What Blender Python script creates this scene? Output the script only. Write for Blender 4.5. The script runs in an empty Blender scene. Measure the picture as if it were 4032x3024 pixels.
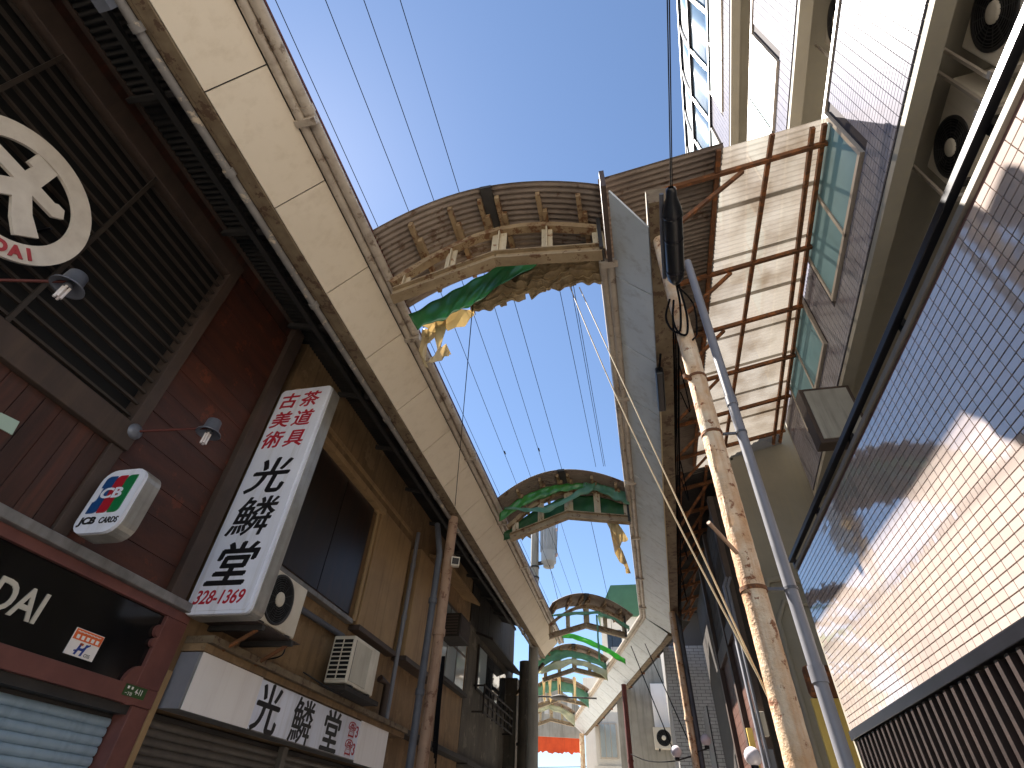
import bpy, bmesh, math, random
from mathutils import Vector, Matrix
random.seed(7)
scene = bpy.context.scene
COL = scene.collection

# ------------------------------------------------------------------ camera
cam_d = bpy.data.cameras.new('camera')
cam_d.sensor_fit = 'HORIZONTAL'; cam_d.sensor_width = 36.0; cam_d.lens = 18.077
cam_d.clip_start = 0.05; cam_d.clip_end = 2000
cam = bpy.data.objects.new('camera', cam_d); COL.objects.link(cam)
CR = Vector((0.97622729, 0.21262868, 0.04206331))
CU = Vector((0.1113611, -0.65852125, 0.74427715))
CB = Vector((0.18595425, -0.72189945, -0.66654498))
cam.matrix_world = Matrix(((CR.x, CU.x, CB.x, 0), (CR.y, CU.y, CB.y, 0), (CR.z, CU.z, CB.z, 1.5), (0, 0, 0, 1)))
scene.camera = cam

# ------------------------------------------------------------------ sky, sun, exposure
SUN = Vector((-1.0, 0.65, 1.70)).normalized()          # towards the sun
w = bpy.data.worlds.new('World'); scene.world = w; w.use_nodes = True
nt = w.node_tree
sky = nt.nodes.new('ShaderNodeTexSky'); sky.sky_type = 'NISHITA'; sky.sun_disc = False
sky.sun_elevation = math.asin(SUN.z); sky.sun_rotation = math.atan2(SUN.x, SUN.y)
sky.altitude = 0; sky.air_density = 1.0; sky.dust_density = 0.10; sky.ozone_density = 2.6
nt.links.new(sky.outputs[0], nt.nodes['Background'].inputs[0])
nt.nodes['Background'].inputs[1].default_value = 0.05
sd = bpy.data.lights.new('sun', 'SUN'); sd.energy = 5.0; sd.angle = math.radians(0.53); sd.color = (1.0, 0.93, 0.84)
sun = bpy.data.objects.new('sun', sd); COL.objects.link(sun)
sun.rotation_euler = SUN.to_track_quat('Z', 'Y').to_euler(); sun.location = (-20, 13, 40)
vs = scene.view_settings; vs.view_transform = 'Standard'; vs.look = 'None'; vs.gamma = 1.0; vs.exposure = 2.05
vs.use_curve_mapping = False
scene.cycles.max_bounces = 8; scene.cycles.diffuse_bounces = 5; scene.cycles.glossy_bounces = 4
scene.cycles.transmission_bounces = 6; scene.cycles.transparent_max_bounces = 12
scene.cycles.use_denoising = True

# ------------------------------------------------------------------ materials
def lin(c):
    return tuple((v/255/12.92 if v/255 <= 0.04045 else ((v/255+0.055)/1.055)**2.4) for v in c) + (1.0,)
MATS = {}
def mat(name, c1, c2=None, scale=3.0, rough=0.7, metal=0.0, bump=0.0, bscale=40.0, streak=None, streak_amt=0.5,
        spots=None, spot_amt=0.35, spot_scale=6.0, stretch=(1, 1, 1), spec=0.5, detail=6.0, coat=0.0, island=0.0):
    """procedural surface: two-tone noise, vertical weather streaks, patches of a third colour, fine bump"""
    if name in MATS: return MATS[name]
    m = bpy.data.materials.new(name); m.use_nodes = True
    n = m.node_tree.nodes; l = m.node_tree.links
    b = n['Principled BSDF']; b.inputs['Roughness'].default_value = rough; b.inputs['Metallic'].default_value = metal
    b.inputs['Specular IOR Level'].default_value = spec
    b.inputs['Coat Weight'].default_value = coat; b.inputs['Coat Roughness'].default_value = 0.06
    geo = n.new('ShaderNodeNewGeometry')
    mp = n.new('ShaderNodeMapping'); mp.inputs['Scale'].default_value = stretch
    l.new(geo.outputs['Position'], mp.inputs[0])
    def noise(sc, vec, det=detail, ro=0.6):
        t = n.new('ShaderNodeTexNoise'); t.inputs['Scale'].default_value = sc; t.inputs['Detail'].default_value = det
        t.inputs['Roughness'].default_value = ro; l.new(vec, t.inputs['Vector']); return t.outputs['Fac']
    def ramp(fac, lo, hi):
        r = n.new('ShaderNodeMapRange'); r.inputs['From Min'].default_value = lo; r.inputs['From Max'].default_value = hi
        l.new(fac, r.inputs['Value']); return r.outputs[0]
    def mix(fac, a, c):
        x = n.new('ShaderNodeMix'); x.data_type = 'RGBA'
        if isinstance(fac, float): x.inputs[0].default_value = fac
        else: l.new(fac, x.inputs[0])
        for k, v in ((6, a), (7, c)):
            if isinstance(v, tuple): x.inputs[k].default_value = v
            else: l.new(v, x.inputs[k])
        return x.outputs[2]
    def mul(a, v):
        x = n.new('ShaderNodeMath'); x.operation = 'MULTIPLY'; l.new(a, x.inputs[0]); x.inputs[1].default_value = v; return x.outputs[0]
    col = lin(c1)
    if c2: col = mix(ramp(noise(scale, mp.outputs[0]), 0.3, 0.7), lin(c1), lin(c2))
    if streak:
        ms = n.new('ShaderNodeMapping'); ms.inputs['Scale'].default_value = (9, 9, 0.55); l.new(geo.outputs['Position'], ms.inputs[0])
        col = mix(mul(ramp(noise(1.0, ms.outputs[0], 5, 0.65), 0.5, 0.75), streak_amt), col, lin(streak))
    if spots:
        col = mix(mul(ramp(noise(spot_scale, geo.outputs['Position'], 9, 0.7), 0.60-spot_amt*0.2, 0.64-spot_amt*0.2), 0.92), col, lin(spots))
    if island:
        x = n.new('ShaderNodeHueSaturation'); oi = n.new('ShaderNodeObjectInfo'); ad = n.new('ShaderNodeMath'); ad.operation = 'ADD'
        fr = n.new('ShaderNodeMath'); fr.operation = 'FRACT'
        l.new(oi.outputs['Random'], ad.inputs[0]); l.new(geo.outputs['Random Per Island'], ad.inputs[1]); l.new(ad.outputs[0], fr.inputs[0])
        r = n.new('ShaderNodeMapRange'); r.inputs['To Min'].default_value = 1-island; r.inputs['To Max'].default_value = 1+island
        l.new(fr.outputs[0], r.inputs['Value']); l.new(r.outputs[0], x.inputs['Value'])
        if isinstance(col, tuple): x.inputs['Color'].default_value = col
        else: l.new(col, x.inputs['Color'])
        col = x.outputs[0]
    if isinstance(col, tuple): b.inputs['Base Color'].default_value = col
    else: l.new(col, b.inputs['Base Color'])
    if bump:
        bp = n.new('ShaderNodeBump'); bp.inputs['Strength'].default_value = bump; bp.inputs['Distance'].default_value = 0.01
        l.new(noise(bscale, geo.outputs['Position'], 5), bp.inputs['Height']); l.new(bp.outputs[0], b.inputs['Normal'])
    MATS[name] = m; return m
def glass_mat(name, tint, rough=0.1, trans=0.0, spec=0.6, metal=0.0):
    m = bpy.data.materials.new(name); m.use_nodes = True; b = m.node_tree.nodes['Principled BSDF']
    b.inputs['Base Color'].default_value = lin(tint); b.inputs['Roughness'].default_value = rough
    b.inputs['Specular IOR Level'].default_value = spec; b.inputs['Transmission Weight'].default_value = trans
    MATS[name] = m; return m
def sheet_mat(name, tint, opaque=0.35, c_dirt=None, gloss=0.08, clear=0.25):
    """thin translucent sheet: part diffuse, part light shining through, a little clear"""
    m = bpy.data.materials.new(name); m.use_nodes = True; n = m.node_tree.nodes; l = m.node_tree.links
    for x in list(n):
        if x.type == 'BSDF_PRINCIPLED': n.remove(x)
    d = n.new('ShaderNodeBsdfDiffuse'); t = n.new('ShaderNodeBsdfTranslucent'); g = n.new('ShaderNodeBsdfGlossy'); tr = n.new('ShaderNodeBsdfTransparent')
    g.inputs['Roughness'].default_value = 0.25
    geo = n.new('ShaderNodeNewGeometry'); ns = n.new('ShaderNodeTexNoise'); ns.inputs['Scale'].default_value = 2.2; ns.inputs['Detail'].default_value = 7
    l.new(geo.outputs['Position'], ns.inputs['Vector'])
    x = n.new('ShaderNodeMix'); x.data_type = 'RGBA'; x.inputs[6].default_value = lin(tint); x.inputs[7].default_value = lin(c_dirt or tint)
    r = n.new('ShaderNodeMapRange'); r.inputs['From Min'].default_value = 0.42; r.inputs['From Max'].default_value = 0.75; l.new(ns.outputs['Fac'], r.inputs['Value'])
    l.new(r.outputs[0], x.inputs[0])
    for s in (d, t, tr): l.new(x.outputs[2], s.inputs['Color'])
    a = n.new('ShaderNodeMixShader'); a.inputs[0].default_value = opaque; l.new(t.outputs[0], a.inputs[1]); l.new(d.outputs[0], a.inputs[2])
    c = n.new('ShaderNodeMixShader'); c.inputs[0].default_value = clear; l.new(a.outputs[0], c.inputs[1]); l.new(tr.outputs[0], c.inputs[2])
    e = n.new('ShaderNodeMixShader'); e.inputs[0].default_value = gloss; l.new(c.outputs[0], e.inputs[1]); l.new(g.outputs[0], e.inputs[2])
    l.new(e.outputs[0], n['Material Output'].inputs['Surface']); MATS[name] = m; return m

M = MATS
mat('brown_wood', (80, 48, 38), (54, 35, 29), 2.4, 0.55, bump=0.25, bscale=30, streak=(116, 58, 36), streak_amt=0.5, stretch=(6, 6, 0.7), island=0.22)
mat('level_wood', (84, 46, 34), (58, 34, 28), 1.6, 0.5, bump=0.2, bscale=30, stretch=(5, 0.9, 5), spots=(104, 54, 36), spot_amt=0.12, spot_scale=3.5, island=0.12)
mat('dark_frame', (78, 63, 55), (62, 51, 45), 3, 0.6, bump=0.15, streak=(92, 76, 62))
mat('reddish_frame', (122, 76, 68), (100, 60, 56), 4, 0.5, bump=0.1)
mat('slat_brown', (62, 52, 45), (46, 40, 35), 5, 0.6, bump=0.1)
mat('interior_dark', (12, 11, 11), rough=0.9)
mat('emblem_cream', (226, 216, 202), (206, 194, 180), 6, 0.6, bump=0.05)
mat('letter_red', (176, 62, 68), rough=0.6)
mat('sign_white', (238, 241, 252), (224, 227, 240), 2, 0.35, streak=(180, 176, 172), streak_amt=0.55)
mat('sign_edge', (178, 174, 166), (150, 146, 138), 5, 0.35, metal=0.35, bump=0.05, streak=(110, 100, 90))
mat('ink_black', (16, 16, 20), rough=0.5)
mat('ink_red', (176, 26, 48), rough=0.5)
mat('board_black', (24, 22, 22), (16, 15, 15), 4, 0.12)
mat('letter_cream', (206, 200, 184), rough=0.5)
mat('shutter_blue', (172, 194, 208), (152, 174, 190), 3, 0.35, metal=0.2, bump=0.05, streak=(104, 122, 136), streak_amt=0.5)
mat('shutter_grey', (112, 106, 98), (94, 88, 82), 3, 0.5, metal=0.1, streak=(74, 68, 62), streak_amt=0.5)
mat('sill_metal', (150, 148, 146), (116, 114, 112), 5, 0.45, metal=0.3, streak=(92, 84, 78))
mat('ochre_wall', (144, 116, 82), (116, 92, 64), 1.6, 0.85, bump=0.35, bscale=60, streak=(78, 62, 46), streak_amt=0.75, spots=(142, 116, 84), spot_amt=0.2, spot_scale=2.2)
mat('ochre_panel', (168, 138, 98), (148, 120, 84), 2.2, 0.6, bump=0.1, streak=(106, 84, 58), streak_amt=0.6)
mat('dark_window', (44, 35, 30), (36, 29, 26), 2, 0.35, streak=(74, 44, 26), streak_amt=0.5)
mat('mould_wall', (96, 88, 76), (70, 64, 56), 1.3, 0.9, bump=0.3, bscale=50, streak=(40, 37, 34), streak_amt=0.85, spots=(112, 104, 92), spot_amt=0.1, spot_scale=3)
mat('dark_wood', (52, 44, 38), (38, 33, 30), 4, 0.8, bump=0.2, streak=(28, 25, 23), streak_amt=0.6)
mat('fascia_cream', (230, 217, 196), (220, 206, 183), 0.7, 0.55, bump=0.03, streak=(192, 174, 146), streak_amt=0.35)
mat('fascia_grey', (200, 206, 208), (186, 192, 194), 1.2, 0.5, bump=0.05, streak=(132, 126, 116), streak_amt=0.5)
mat('trim_brown', (128, 112, 88), (98, 82, 62), 6, 0.8, bump=0.3, spots=(80, 58, 42), spot_amt=0.3, spot_scale=9)
mat('gutter_pvc', (196, 184, 166), (168, 154, 138), 4, 0.45, streak=(116, 92, 76), streak_amt=0.5, spots=(122, 104, 88), spot_amt=0.1)
mat('conduit', (138, 134, 130), (112, 108, 104), 5, 0.6, bump=0.3, spots=(190, 174, 150), spot_amt=0.2, spot_scale=7)
mat('corrugated_brown', (142, 127, 113), (118, 104, 92), 2.5, 0.65, bump=0.05, streak=(80, 62, 48), streak_amt=0.4, spots=(88, 64, 46), spot_amt=0.1, spot_scale=4)
mat('corrugated_dark', (70, 66, 62), (48, 46, 44), 2.5, 0.8)
mat('timber_pale', (164, 140, 106), (132, 108, 78), 5, 0.75, bump=0.3, spots=(104, 66, 36), spot_amt=0.4, spot_scale=9)
mat('chord_steel', (168, 148, 116), (136, 116, 88), 4, 0.7, bump=0.2, spots=(104, 72, 46), spot_amt=0.2, spot_scale=9, streak=(118, 98, 72), streak_amt=0.5)
mat('steel_cream', (206, 190, 158), (178, 160, 130), 4, 0.65, bump=0.15, spots=(128, 78, 42), spot_amt=0.15, spot_scale=10, streak=(150, 122, 90), streak_amt=0.5)
mat('rust_steel', (122, 80, 48), (94, 60, 37), 5, 0.8, bump=0.3, spots=(150, 92, 48), spot_amt=0.4, spot_scale=8)
mat('pole_paint', (230, 214, 188), (200, 160, 118), 7.0, 0.8, bump=1.0, bscale=70, spots=(128, 74, 40), spot_amt=0.14, spot_scale=10, streak=(182, 124, 74), streak_amt=0.9, detail=10)
mat('post_pink', (176, 146, 122), (150, 120, 98), 4, 0.7, bump=0.4, spots=(112, 78, 60), spot_amt=0.1, spot_scale=4, streak=(120, 88, 68), streak_amt=0.8)
mat('pipe_grey', (130, 131, 138), (120, 121, 128), 5, 0.45, streak=(108, 108, 116), streak_amt=0.4)
mat('pipe_dark', (92, 94, 102), (78, 80, 86), 5, 0.5)
mat('black_rubber', (20, 21, 24), (28, 30, 34), 8, 0.3)
mat('wire_black', (22, 22, 24), rough=0.9, spec=0.05)
mat('wire_pale', (190, 172, 138), rough=0.6)
mat('tarp_green', (44, 98, 56), (34, 78, 44), 4, 0.6, bump=0.3, bscale=14)
mat('tarp_brown', (182, 160, 124), (146, 126, 94), 6, 0.85, bump=0.6, bscale=22, streak=(90, 76, 54))
mat('screen_tile', (190, 176, 168), (180, 166, 159), 1.1, 0.06, spec=1.0, coat=1.0, island=0.055)
mat('grout_dark', (112, 86, 84), rough=0.9)
mat('band_tile', (139, 137, 145), (129, 127, 136), 1.5, 0.16, spec=0.12, coat=0.0, island=0.06)
mat('grout_grey', (56, 50, 53), rough=0.9)
mat('cream_paint', (156, 150, 136), (143, 137, 124), 1.2, 0.8, bump=0.1, streak=(170, 158, 130), streak_amt=0.3)
mat('frame_beige', (184, 174, 162), (170, 160, 148), 4, 0.4, metal=0.1)
mat('cap_beige', (132, 124, 112), (118, 110, 98), 4, 0.6)
mat('dark_metal', (38, 38, 44), (30, 30, 34), 5, 0.3, metal=0.4)
mat('fence_dark', (54, 42, 38), (40, 32, 30), 6, 0.5, bump=0.2)
mat('ac_white', (222, 214, 198), (206, 196, 178), 3, 0.5, streak=(170, 156, 132), streak_amt=0.35)
mat('ac_dark', (46, 44, 44), (36, 35, 35), 5, 0.5)
mat('lamp_grey', (120, 124, 134), (100, 104, 114), 6, 0.4, metal=0.3)
mat('bulb', (228, 218, 214), rough=0.15)
mat('white_board', (250, 245, 240), (244, 238, 233), 1.5, 0.5, streak=(204, 192, 184), streak_amt=0.3)
mat('paper_green', (176, 200, 184), rough=0.7)
mat('orange_cloth', (224, 88, 40), (200, 72, 32), 2, 0.8, streak=(150, 60, 34), streak_amt=0.4)
mat('concrete_grey', (170, 166, 156), (142, 138, 128), 1.2, 0.9, bump=0.1, streak=(92, 88, 80), streak_amt=0.7)
mat('pale_render', (206, 202, 194), (192, 188, 180), 0.8, 0.85, streak=(170, 164, 154), streak_amt=0.35)
mat('white_brick', (222, 222, 220), (206, 206, 204), 3, 0.6, island=0.05)
mat('mortar', (112, 110, 108), rough=0.9)
mat('green_roof', (72, 112, 84), (62, 98, 74), 1.2, 0.7, streak=(58, 108, 74), streak_amt=0.5)
mat('yellow_board', (232, 202, 112), (214, 182, 96), 3, 0.7)
mat('brown_tile', (98, 66, 54), (84, 56, 46), 3, 0.55, island=0.12)
mat('asphalt', (150, 146, 140), (134, 130, 124), 1.5, 0.9, bump=0.2)
mat('paving', (188, 182, 172), (170, 164, 154), 2, 0.85, bump=0.15, island=0.08)
mat('steel_dark', (58, 54, 52), (44, 42, 40), 5, 0.7, bump=0.2)
mat('rust_red', (96, 40, 32), (76, 32, 26), 5, 0.7, bump=0.2)
mat('teal_trim', (60, 150, 136), rough=0.5)
glass_mat('window_glass', (150, 160, 164), 0.04, 0, 0.9)
glass_mat('dark_glass', (34, 38, 42), 0.05, 0, 0.9)
glass_mat('frosted_blue', (112, 156, 168), 0.5, 0, 0.15)
glass_mat('globe_glass', (232, 224, 232), 0.1, 0, 0.8)
sheet_mat('polycarbonate', (160, 153, 143), 0.58, (116, 102, 86), 0.10, 0.22)
sheet_mat('torn_sheet', (230, 214, 176), 0.55, (204, 180, 132), 0.04, 0.08)
sheet_mat('green_net', (146, 198, 170), 0.45, (116, 172, 138), 0.04, 0.16)
sheet_mat('green_bright', (104, 184, 98), 0.45, (66, 142, 66), 0.05, 0.04)
sheet_mat('green_tarp_thin', (66, 142, 84), 0.6, (42, 100, 58), 0.08, 0.02)
sheet_mat('pale_cloth', (232, 232, 206), 0.5, (190, 196, 164), 0.04, 0.05)
sheet_mat('blue_glass', (206, 228, 244), 0.15, (196, 220, 240), 0.3, 0.55)
mat('jcb_blue', (24, 72, 128), rough=0.3); mat('jcb_red', (170, 30, 46), rough=0.3); mat('jcb_green', (18, 116, 66), rough=0.3)
mat('sticker_orange', (232, 110, 52), rough=0.5); mat('sticker_blue', (38, 66, 150), rough=0.5)
mat('plate_green', (48, 82, 40), rough=0.4)
mat('curtain_teal', (92, 150, 140), rough=0.8)
mat('transformer', (176, 178, 178), (160, 162, 162), 4, 0.45)
mat('porcelain', (206, 178, 170), rough=0.3)

# ------------------------------------------------------------------ mesh helpers
class MB:
    def __init__(s): s.v = []; s.f = []; s.smooth = set()
    def add(s, vs, fs, smooth=False):
        o = len(s.v); s.v += [tuple(p) for p in vs]
        for f in fs:
            if smooth: s.smooth.add(len(s.f))
            s.f.append(tuple(i+o for i in f))
        return s
    def box(s, x0, x1, y0, y1, z0, z1):
        return s.add([(x0,y0,z0),(x1,y0,z0),(x1,y1,z0),(x0,y1,z0),(x0,y0,z1),(x1,y0,z1),(x1,y1,z1),(x0,y1,z1)],
                     [(0,3,2,1),(4,5,6,7),(0,1,5,4),(1,2,6,5),(2,3,7,6),(3,0,4,7)])
    def hexa(s, b, t):
        """b, t: four points each, same winding"""
        return s.add(list(b)+list(t), [(3,2,1,0),(4,5,6,7),(0,1,5,4),(1,2,6,5),(2,3,7,6),(3,0,4,7)])
    def bar(s, p, q, w, h, up=(0,0,1)):
        p = Vector(p); q = Vector(q); d = (q-p).normalized(); up = Vector(up)
        if abs(d.dot(up)) > 0.99: up = Vector((1,0,0))
        r = d.cross(up).normalized()*w/2; u = r.cross(d).normalized()*h/2
        return s.hexa([p-r-u, p+r-u, p+r+u, p-r+u], [q-r-u, q+r-u, q+r+u, q-r+u])
    def tube(s, pts, r, n=10, cap=True):
        pts = [Vector(p) for p in pts]; rs = r if isinstance(r, (list, tuple)) else [r]*len(pts)
        vs = []; fs = []; prev = None
        for i, p in enumerate(pts):
            d = (pts[min(i+1, len(pts)-1)]-pts[max(i-1, 0)]).normalized()
            a = prev if prev is not None else (Vector((0,0,1)) if abs(d.z) < 0.9 else Vector((1,0,0)))
            x = (a-d*a.dot(d)).normalized(); prev = x; y = d.cross(x)
            vs += [p+(x*math.cos(2*math.pi*k/n)+y*math.sin(2*math.pi*k/n))*rs[i] for k in range(n)]
        for i in range(len(pts)-1):
            for k in range(n):
                fs.append((i*n+k, i*n+(k+1) % n, (i+1)*n+(k+1) % n, (i+1)*n+k))
        s.add(vs, fs, True)
        if cap:
            o = len(pts)-1
            s.add(vs[:n], [tuple(range(n-1, -1, -1))]); s.add(vs[o*n:], [tuple(range(n))])
        return s
    def prism(s, poly, fn, d0, d1):
        """poly: 2-D outline, fn(a, b, d) -> 3-D; extruded between d0 and d1"""
        n = len(poly); vs = [fn(a, b, d0) for a, b in poly]+[fn(a, b, d1) for a, b in poly]
        return s.add(vs, [tuple(range(n-1, -1, -1)), tuple(range(n, 2*n))]+[(i, (i+1) % n, n+(i+1) % n, n+i) for i in range(n)])
    def grid(s, fn, nu, nv, thick=None, smooth=True):
        vs = [Vector(fn(u/nu, v/nv)) for v in range(nv+1) for u in range(nu+1)]; W = nu+1
        fs = [(v*W+u, v*W+u+1, (v+1)*W+u+1, (v+1)*W+u) for v in range(nv) for u in range(nu)]
        if not thick: return s.add(vs, fs, smooth)
        t = Vector(thick); k = len(vs)
        s.add(vs+[p+t for p in vs], [f[::-1] for f in fs]+[tuple(i+k for i in f) for f in fs], smooth)
        rim = [u for u in range(W)]+[v*W+nu for v in range(1, nv+1)]+[nv*W+u for u in range(nu-1, -1, -1)]+[v*W for v in range(nv-1, 0, -1)]
        o = len(s.v)-2*k
        for a, b in zip(rim, rim[1:]+rim[:1]): s.f.append((o+a, o+b, o+k+b, o+k+a))
        return s
    def lathe(s, prof, c, axis=(0,0,1), n=20):
        """prof: (radius, height) along axis from c"""
        ax = Vector(axis).normalized(); a = Vector((1,0,0)) if abs(ax.x) < 0.9 else Vector((0,1,0))
        x = (a-ax*a.dot(ax)).normalized(); y = ax.cross(x); c = Vector(c)
        vs = [c+ax*h+(x*math.cos(2*math.pi*k/n)+y*math.sin(2*math.pi*k/n))*r for r, h in prof for k in range(n)]
        fs = [(i*n+k, i*n+(k+1) % n, (i+1)*n+(k+1) % n, (i+1)*n+k) for i in range(len(prof)-1) for k in range(n)]
        return s.add(vs, fs, True)
    def build(s, name, m, parent=None, **props):
        me = bpy.data.meshes.new(name); me.from_pydata([tuple(p) for p in s.v], [], s.f)
        me.materials.append(MATS[m] if isinstance(m, str) else m)
        if s.smooth:
            for i in s.smooth: me.polygons[i].use_smooth = True
        me.validate(); me.update()
        return link(name, me, parent, **props)
def smooth(pts, n=6):
    """rounded path through the given points"""
    P = [Vector(p) for p in pts]; P = [2*P[0]-P[1]]+P+[2*P[-1]-P[-2]]; out = []
    for i in range(1, len(P)-2):
        for k in range(n):
            t = k/n; a, b, c, d = P[i-1:i+3]
            out.append(0.5*((2*b)+(c-a)*t+(2*a-5*b+4*c-d)*t*t+(3*b-a-3*c+d)*t**3))
    return out+[P[-2]]
def link(name, me, parent=None, **props):
    o = bpy.data.objects.new(name, me); COL.objects.link(o)
    if parent is not None:
        o.parent = parent
        base = Vector((0,0,0)); p = parent
        while p is not None: base += p.location; p = p.parent
        o.location = -base
    for k, v in props.items(): o[k] = v
    return o
def tag(o, label, cat, group=None):
    o['label'] = label; o['category'] = cat
    if group: o['group'] = group
    return o
def thing(name, label, cat, loc=(0,0,0), group=None):
    o = bpy.data.objects.new(name, None); COL.objects.link(o); o.location = loc; o.empty_display_size = 0.2
    return tag(o, label, cat, group)
def copy_tree(o, parent=None):
    c = o.copy(); COL.objects.link(c)
    if parent is not None: c.parent = parent
    for ch in list(o.children): copy_tree(ch, c)
    return c
def bevel(o, wdt=0.01, seg=2):
    md = o.modifiers.new('bevel', 'BEVEL'); md.width = wdt; md.segments = seg; md.limit_method = 'ANGLE'; return o
def box(name, m, parent, x0, x1, y0, y1, z0, z1, bv=0, **k):
    o = MB().box(min(x0,x1), max(x0,x1), min(y0,y1), max(y0,y1), min(z0,z1), max(z0,z1)).build(name, m, parent, **k)
    if bv: bevel(o, bv)
    return o
def text(name, body, m, parent, org, ux, uy, size, bold=0.0, depth=0.004, align='LEFT', sx=1.0, shear=0.0, space=1.0, heavy=0.0):
    """flat lettering standing on a surface: org, reading direction ux, up direction uy"""
    cu = bpy.data.curves.new(name, 'FONT'); cu.body = body; cu.size = size; cu.offset = bold; cu.extrude = depth/2
    cu.align_x = align; cu.shear = shear; cu.space_character = space; cu.resolution_u = 4
    t = bpy.data.objects.new(name, cu); COL.objects.link(t)
    dg = bpy.context.evaluated_depsgraph_get()
    me = bpy.data.meshes.new_from_object(t.evaluated_get(dg))
    bpy.data.objects.remove(t); bpy.data.curves.remove(cu)
    ux = Vector(ux); uy = Vector(uy); nz = ux.cross(uy); org = Vector(org)
    if heavy:                                                       # brush weight: the stroke laid down again a little to each side
        vs = [v.co.copy() for v in me.vertices]; fs = [tuple(p.vertices) for p in me.polygons]; nv = len(vs); V = []; Fc = []
        for k, (dx, dy) in enumerate(((0, 0), (1, 0.3), (-1, -0.3), (0.3, 1), (-0.3, -1))):
            V += [(c.x+dx*heavy, c.y+dy*heavy*0.8, c.z-k*0.0004) for c in vs]; Fc += [tuple(i+k*nv for i in f) for f in fs]
        bpy.data.meshes.remove(me); me = bpy.data.meshes.new(name); me.from_pydata(V, [], Fc)
    for v in me.vertices: v.co = org+ux*(v.co.x*sx)+uy*v.co.y+nz*v.co.z
    me.materials.clear(); me.materials.append(MATS[m]); me.name = name
    return link(name, me, parent)
def arc(cx, cy, r, a0, a1, n):
    return [(cx+r*math.cos(math.radians(a0+(a1-a0)*i/n)), cy+r*math.sin(math.radians(a0+(a1-a0)*i/n))) for i in range(n+1)]
def rrect(a0, a1, b0, b1, r, n=5):
    return arc(a1-r, b0+r, r, -90, 0, n)+arc(a1-r, b1-r, r, 0, 90, n)+arc(a0+r, b1-r, r, 90, 180, n)+arc(a0+r, b0+r, r, 180, 270, n)

# ================================================================== ground
MB().grid(lambda u, v: (-300+600*u, -300+600*v, -0.16), 2, 2, smooth=False).build('ground', 'asphalt', kind='structure')
street = MB().box(-4.6, 3.4, -40, 60, -0.14, 0.0).build('street', 'paving', kind='structure')

# ================================================================== LEFT: brown timber shop
XL = -4.45
shop = thing('timber_shop', 'dark brown timber shopfront with lattice window and blue roller shutter', 'building', (XL-0.1, 2.0, 0))
box('wall', 'dark_wood', shop, -5.6, -4.62, -4, 4.62, 0, 7.55)
box('lattice_back', 'interior_dark', shop, -4.618, -4.60, -3, 3.0, 4.2, 6.7)
for i in range(16):
    z = 4.38+i*0.142
    MB().hexa([(-4.50,-3,z-0.014),(-4.47,-3,z-0.012),(-4.47,2.95,z-0.012),(-4.50,2.95,z-0.014)],
              [(-4.50,-3,z+0.010),(-4.47,-3,z+0.012),(-4.47,2.95,z+0.012),(-4.50,2.95,z+0.010)]).build('lattice_slat', 'slat_brown', shop)
for y in (-0.62, 0.54, 1.70): box('lattice_post', 'slat_brown', shop, -4.469, -4.445, y-0.018, y+0.018, 4.30, 6.60)
box('beam', 'dark_frame', shop, -4.60, -4.41, -3.5, 3.08, 4.05, 4.30, 0.008)
box('beam', 'dark_frame', shop, -4.60, -4.43, -3.5, 3.08, 6.60, 6.86, 0.008)
box('beam', 'brown_wood', shop, -4.60, -4.50, -3.5, 4.25, 6.862, 7.06, 0)
box('beam', 'dark_frame', shop, -4.60, -4.45, -3.5, 4.45, 7.062, 7.22, 0.008)
box('post', 'dark_frame', shop, -4.60, -4.425, 2.952, 3.08, 4.302, 6.598, 0.006)
box('post', 'dark_frame', shop, -4.60, -4.44, 2.93, 3.06, 3.17, 4.048, 0.006)
box('post', 'dark_frame', shop, -4.60, -4.40, 4.25, 4.46, 3.17, 7.06, 0.008)
box('ridge_board', 'ochre_wall', shop, -4.60, -4.47, -3.5, 4.62, 7.222, 7.55)
y = 2.926; k = 0
while y > -3.4:                                                    # upright planks under the lattice
    wd = 0.155+0.02*random.random()
    d = 0.004*random.random()
    box('plank', 'brown_wood', shop, -4.60, -4.475+d, y-wd+0.006, y, 3.17, 4.046, 0.003); y -= wd
z = 3.17
for hgt in (0.27, 0.29, 0.26, 0.30, 0.28, 0.27, 0.30, 0.28, 0.27, 0.30, 0.28, 0.26, 0.28):   # level boards right of the lattice
    if z+hgt > 7.0: break
    box('plank', 'level_wood', shop, -4.60, -4.478+0.005*random.random(), 3.082, 4.248, z, z+hgt-0.005, 0.003); z += hgt
box('sill', 'sill_metal', shop, -4.60, -4.34, -3.5, 4.64, 3.085, 3.168, 0.01)
box('fascia_frame', 'reddish_frame', shop, -4.60, -4.40, -3.5, 4.62, 3.0, 3.083, 0.006)
box('fascia_frame', 'reddish_frame', shop, -4.60, -4.40, -3.5, 4.62, 2.27, 2.41, 0.006)
box('fascia_frame', 'reddish_frame', shop, -4.60, -4.40, 4.34, 4.62, 2.412, 2.998, 0.006)
F = lambda a, b, d: (d, a, b)
for (cy, cz, r) in ((4.34, 2.41, 0.15), (4.335, 2.86, 0.055), (4.335, 2.76, 0.04)):
    MB().prism(arc(cy, cz, r, 0, 345, 22), F, -4.52, -4.403).build('fascia_corner', 'reddish_frame', shop)
fb = box('fascia_board', 'board_black', shop, -4.60, -4.44, -3.5, 4.34, 2.41, 3.0, label='glossy black name board with cream lettering')
text('lettering', 'DAI', 'letter_cream', fb, (-4.435, 2.80, 2.585), (0,1,0), (0,0,1), 0.30, 0.004, 0.012, sx=0.86)
box('shutter_rail', 'steel_dark', shop, -4.58, -4.44, -3.5, 4.42, 2.20, 2.268)
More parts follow.
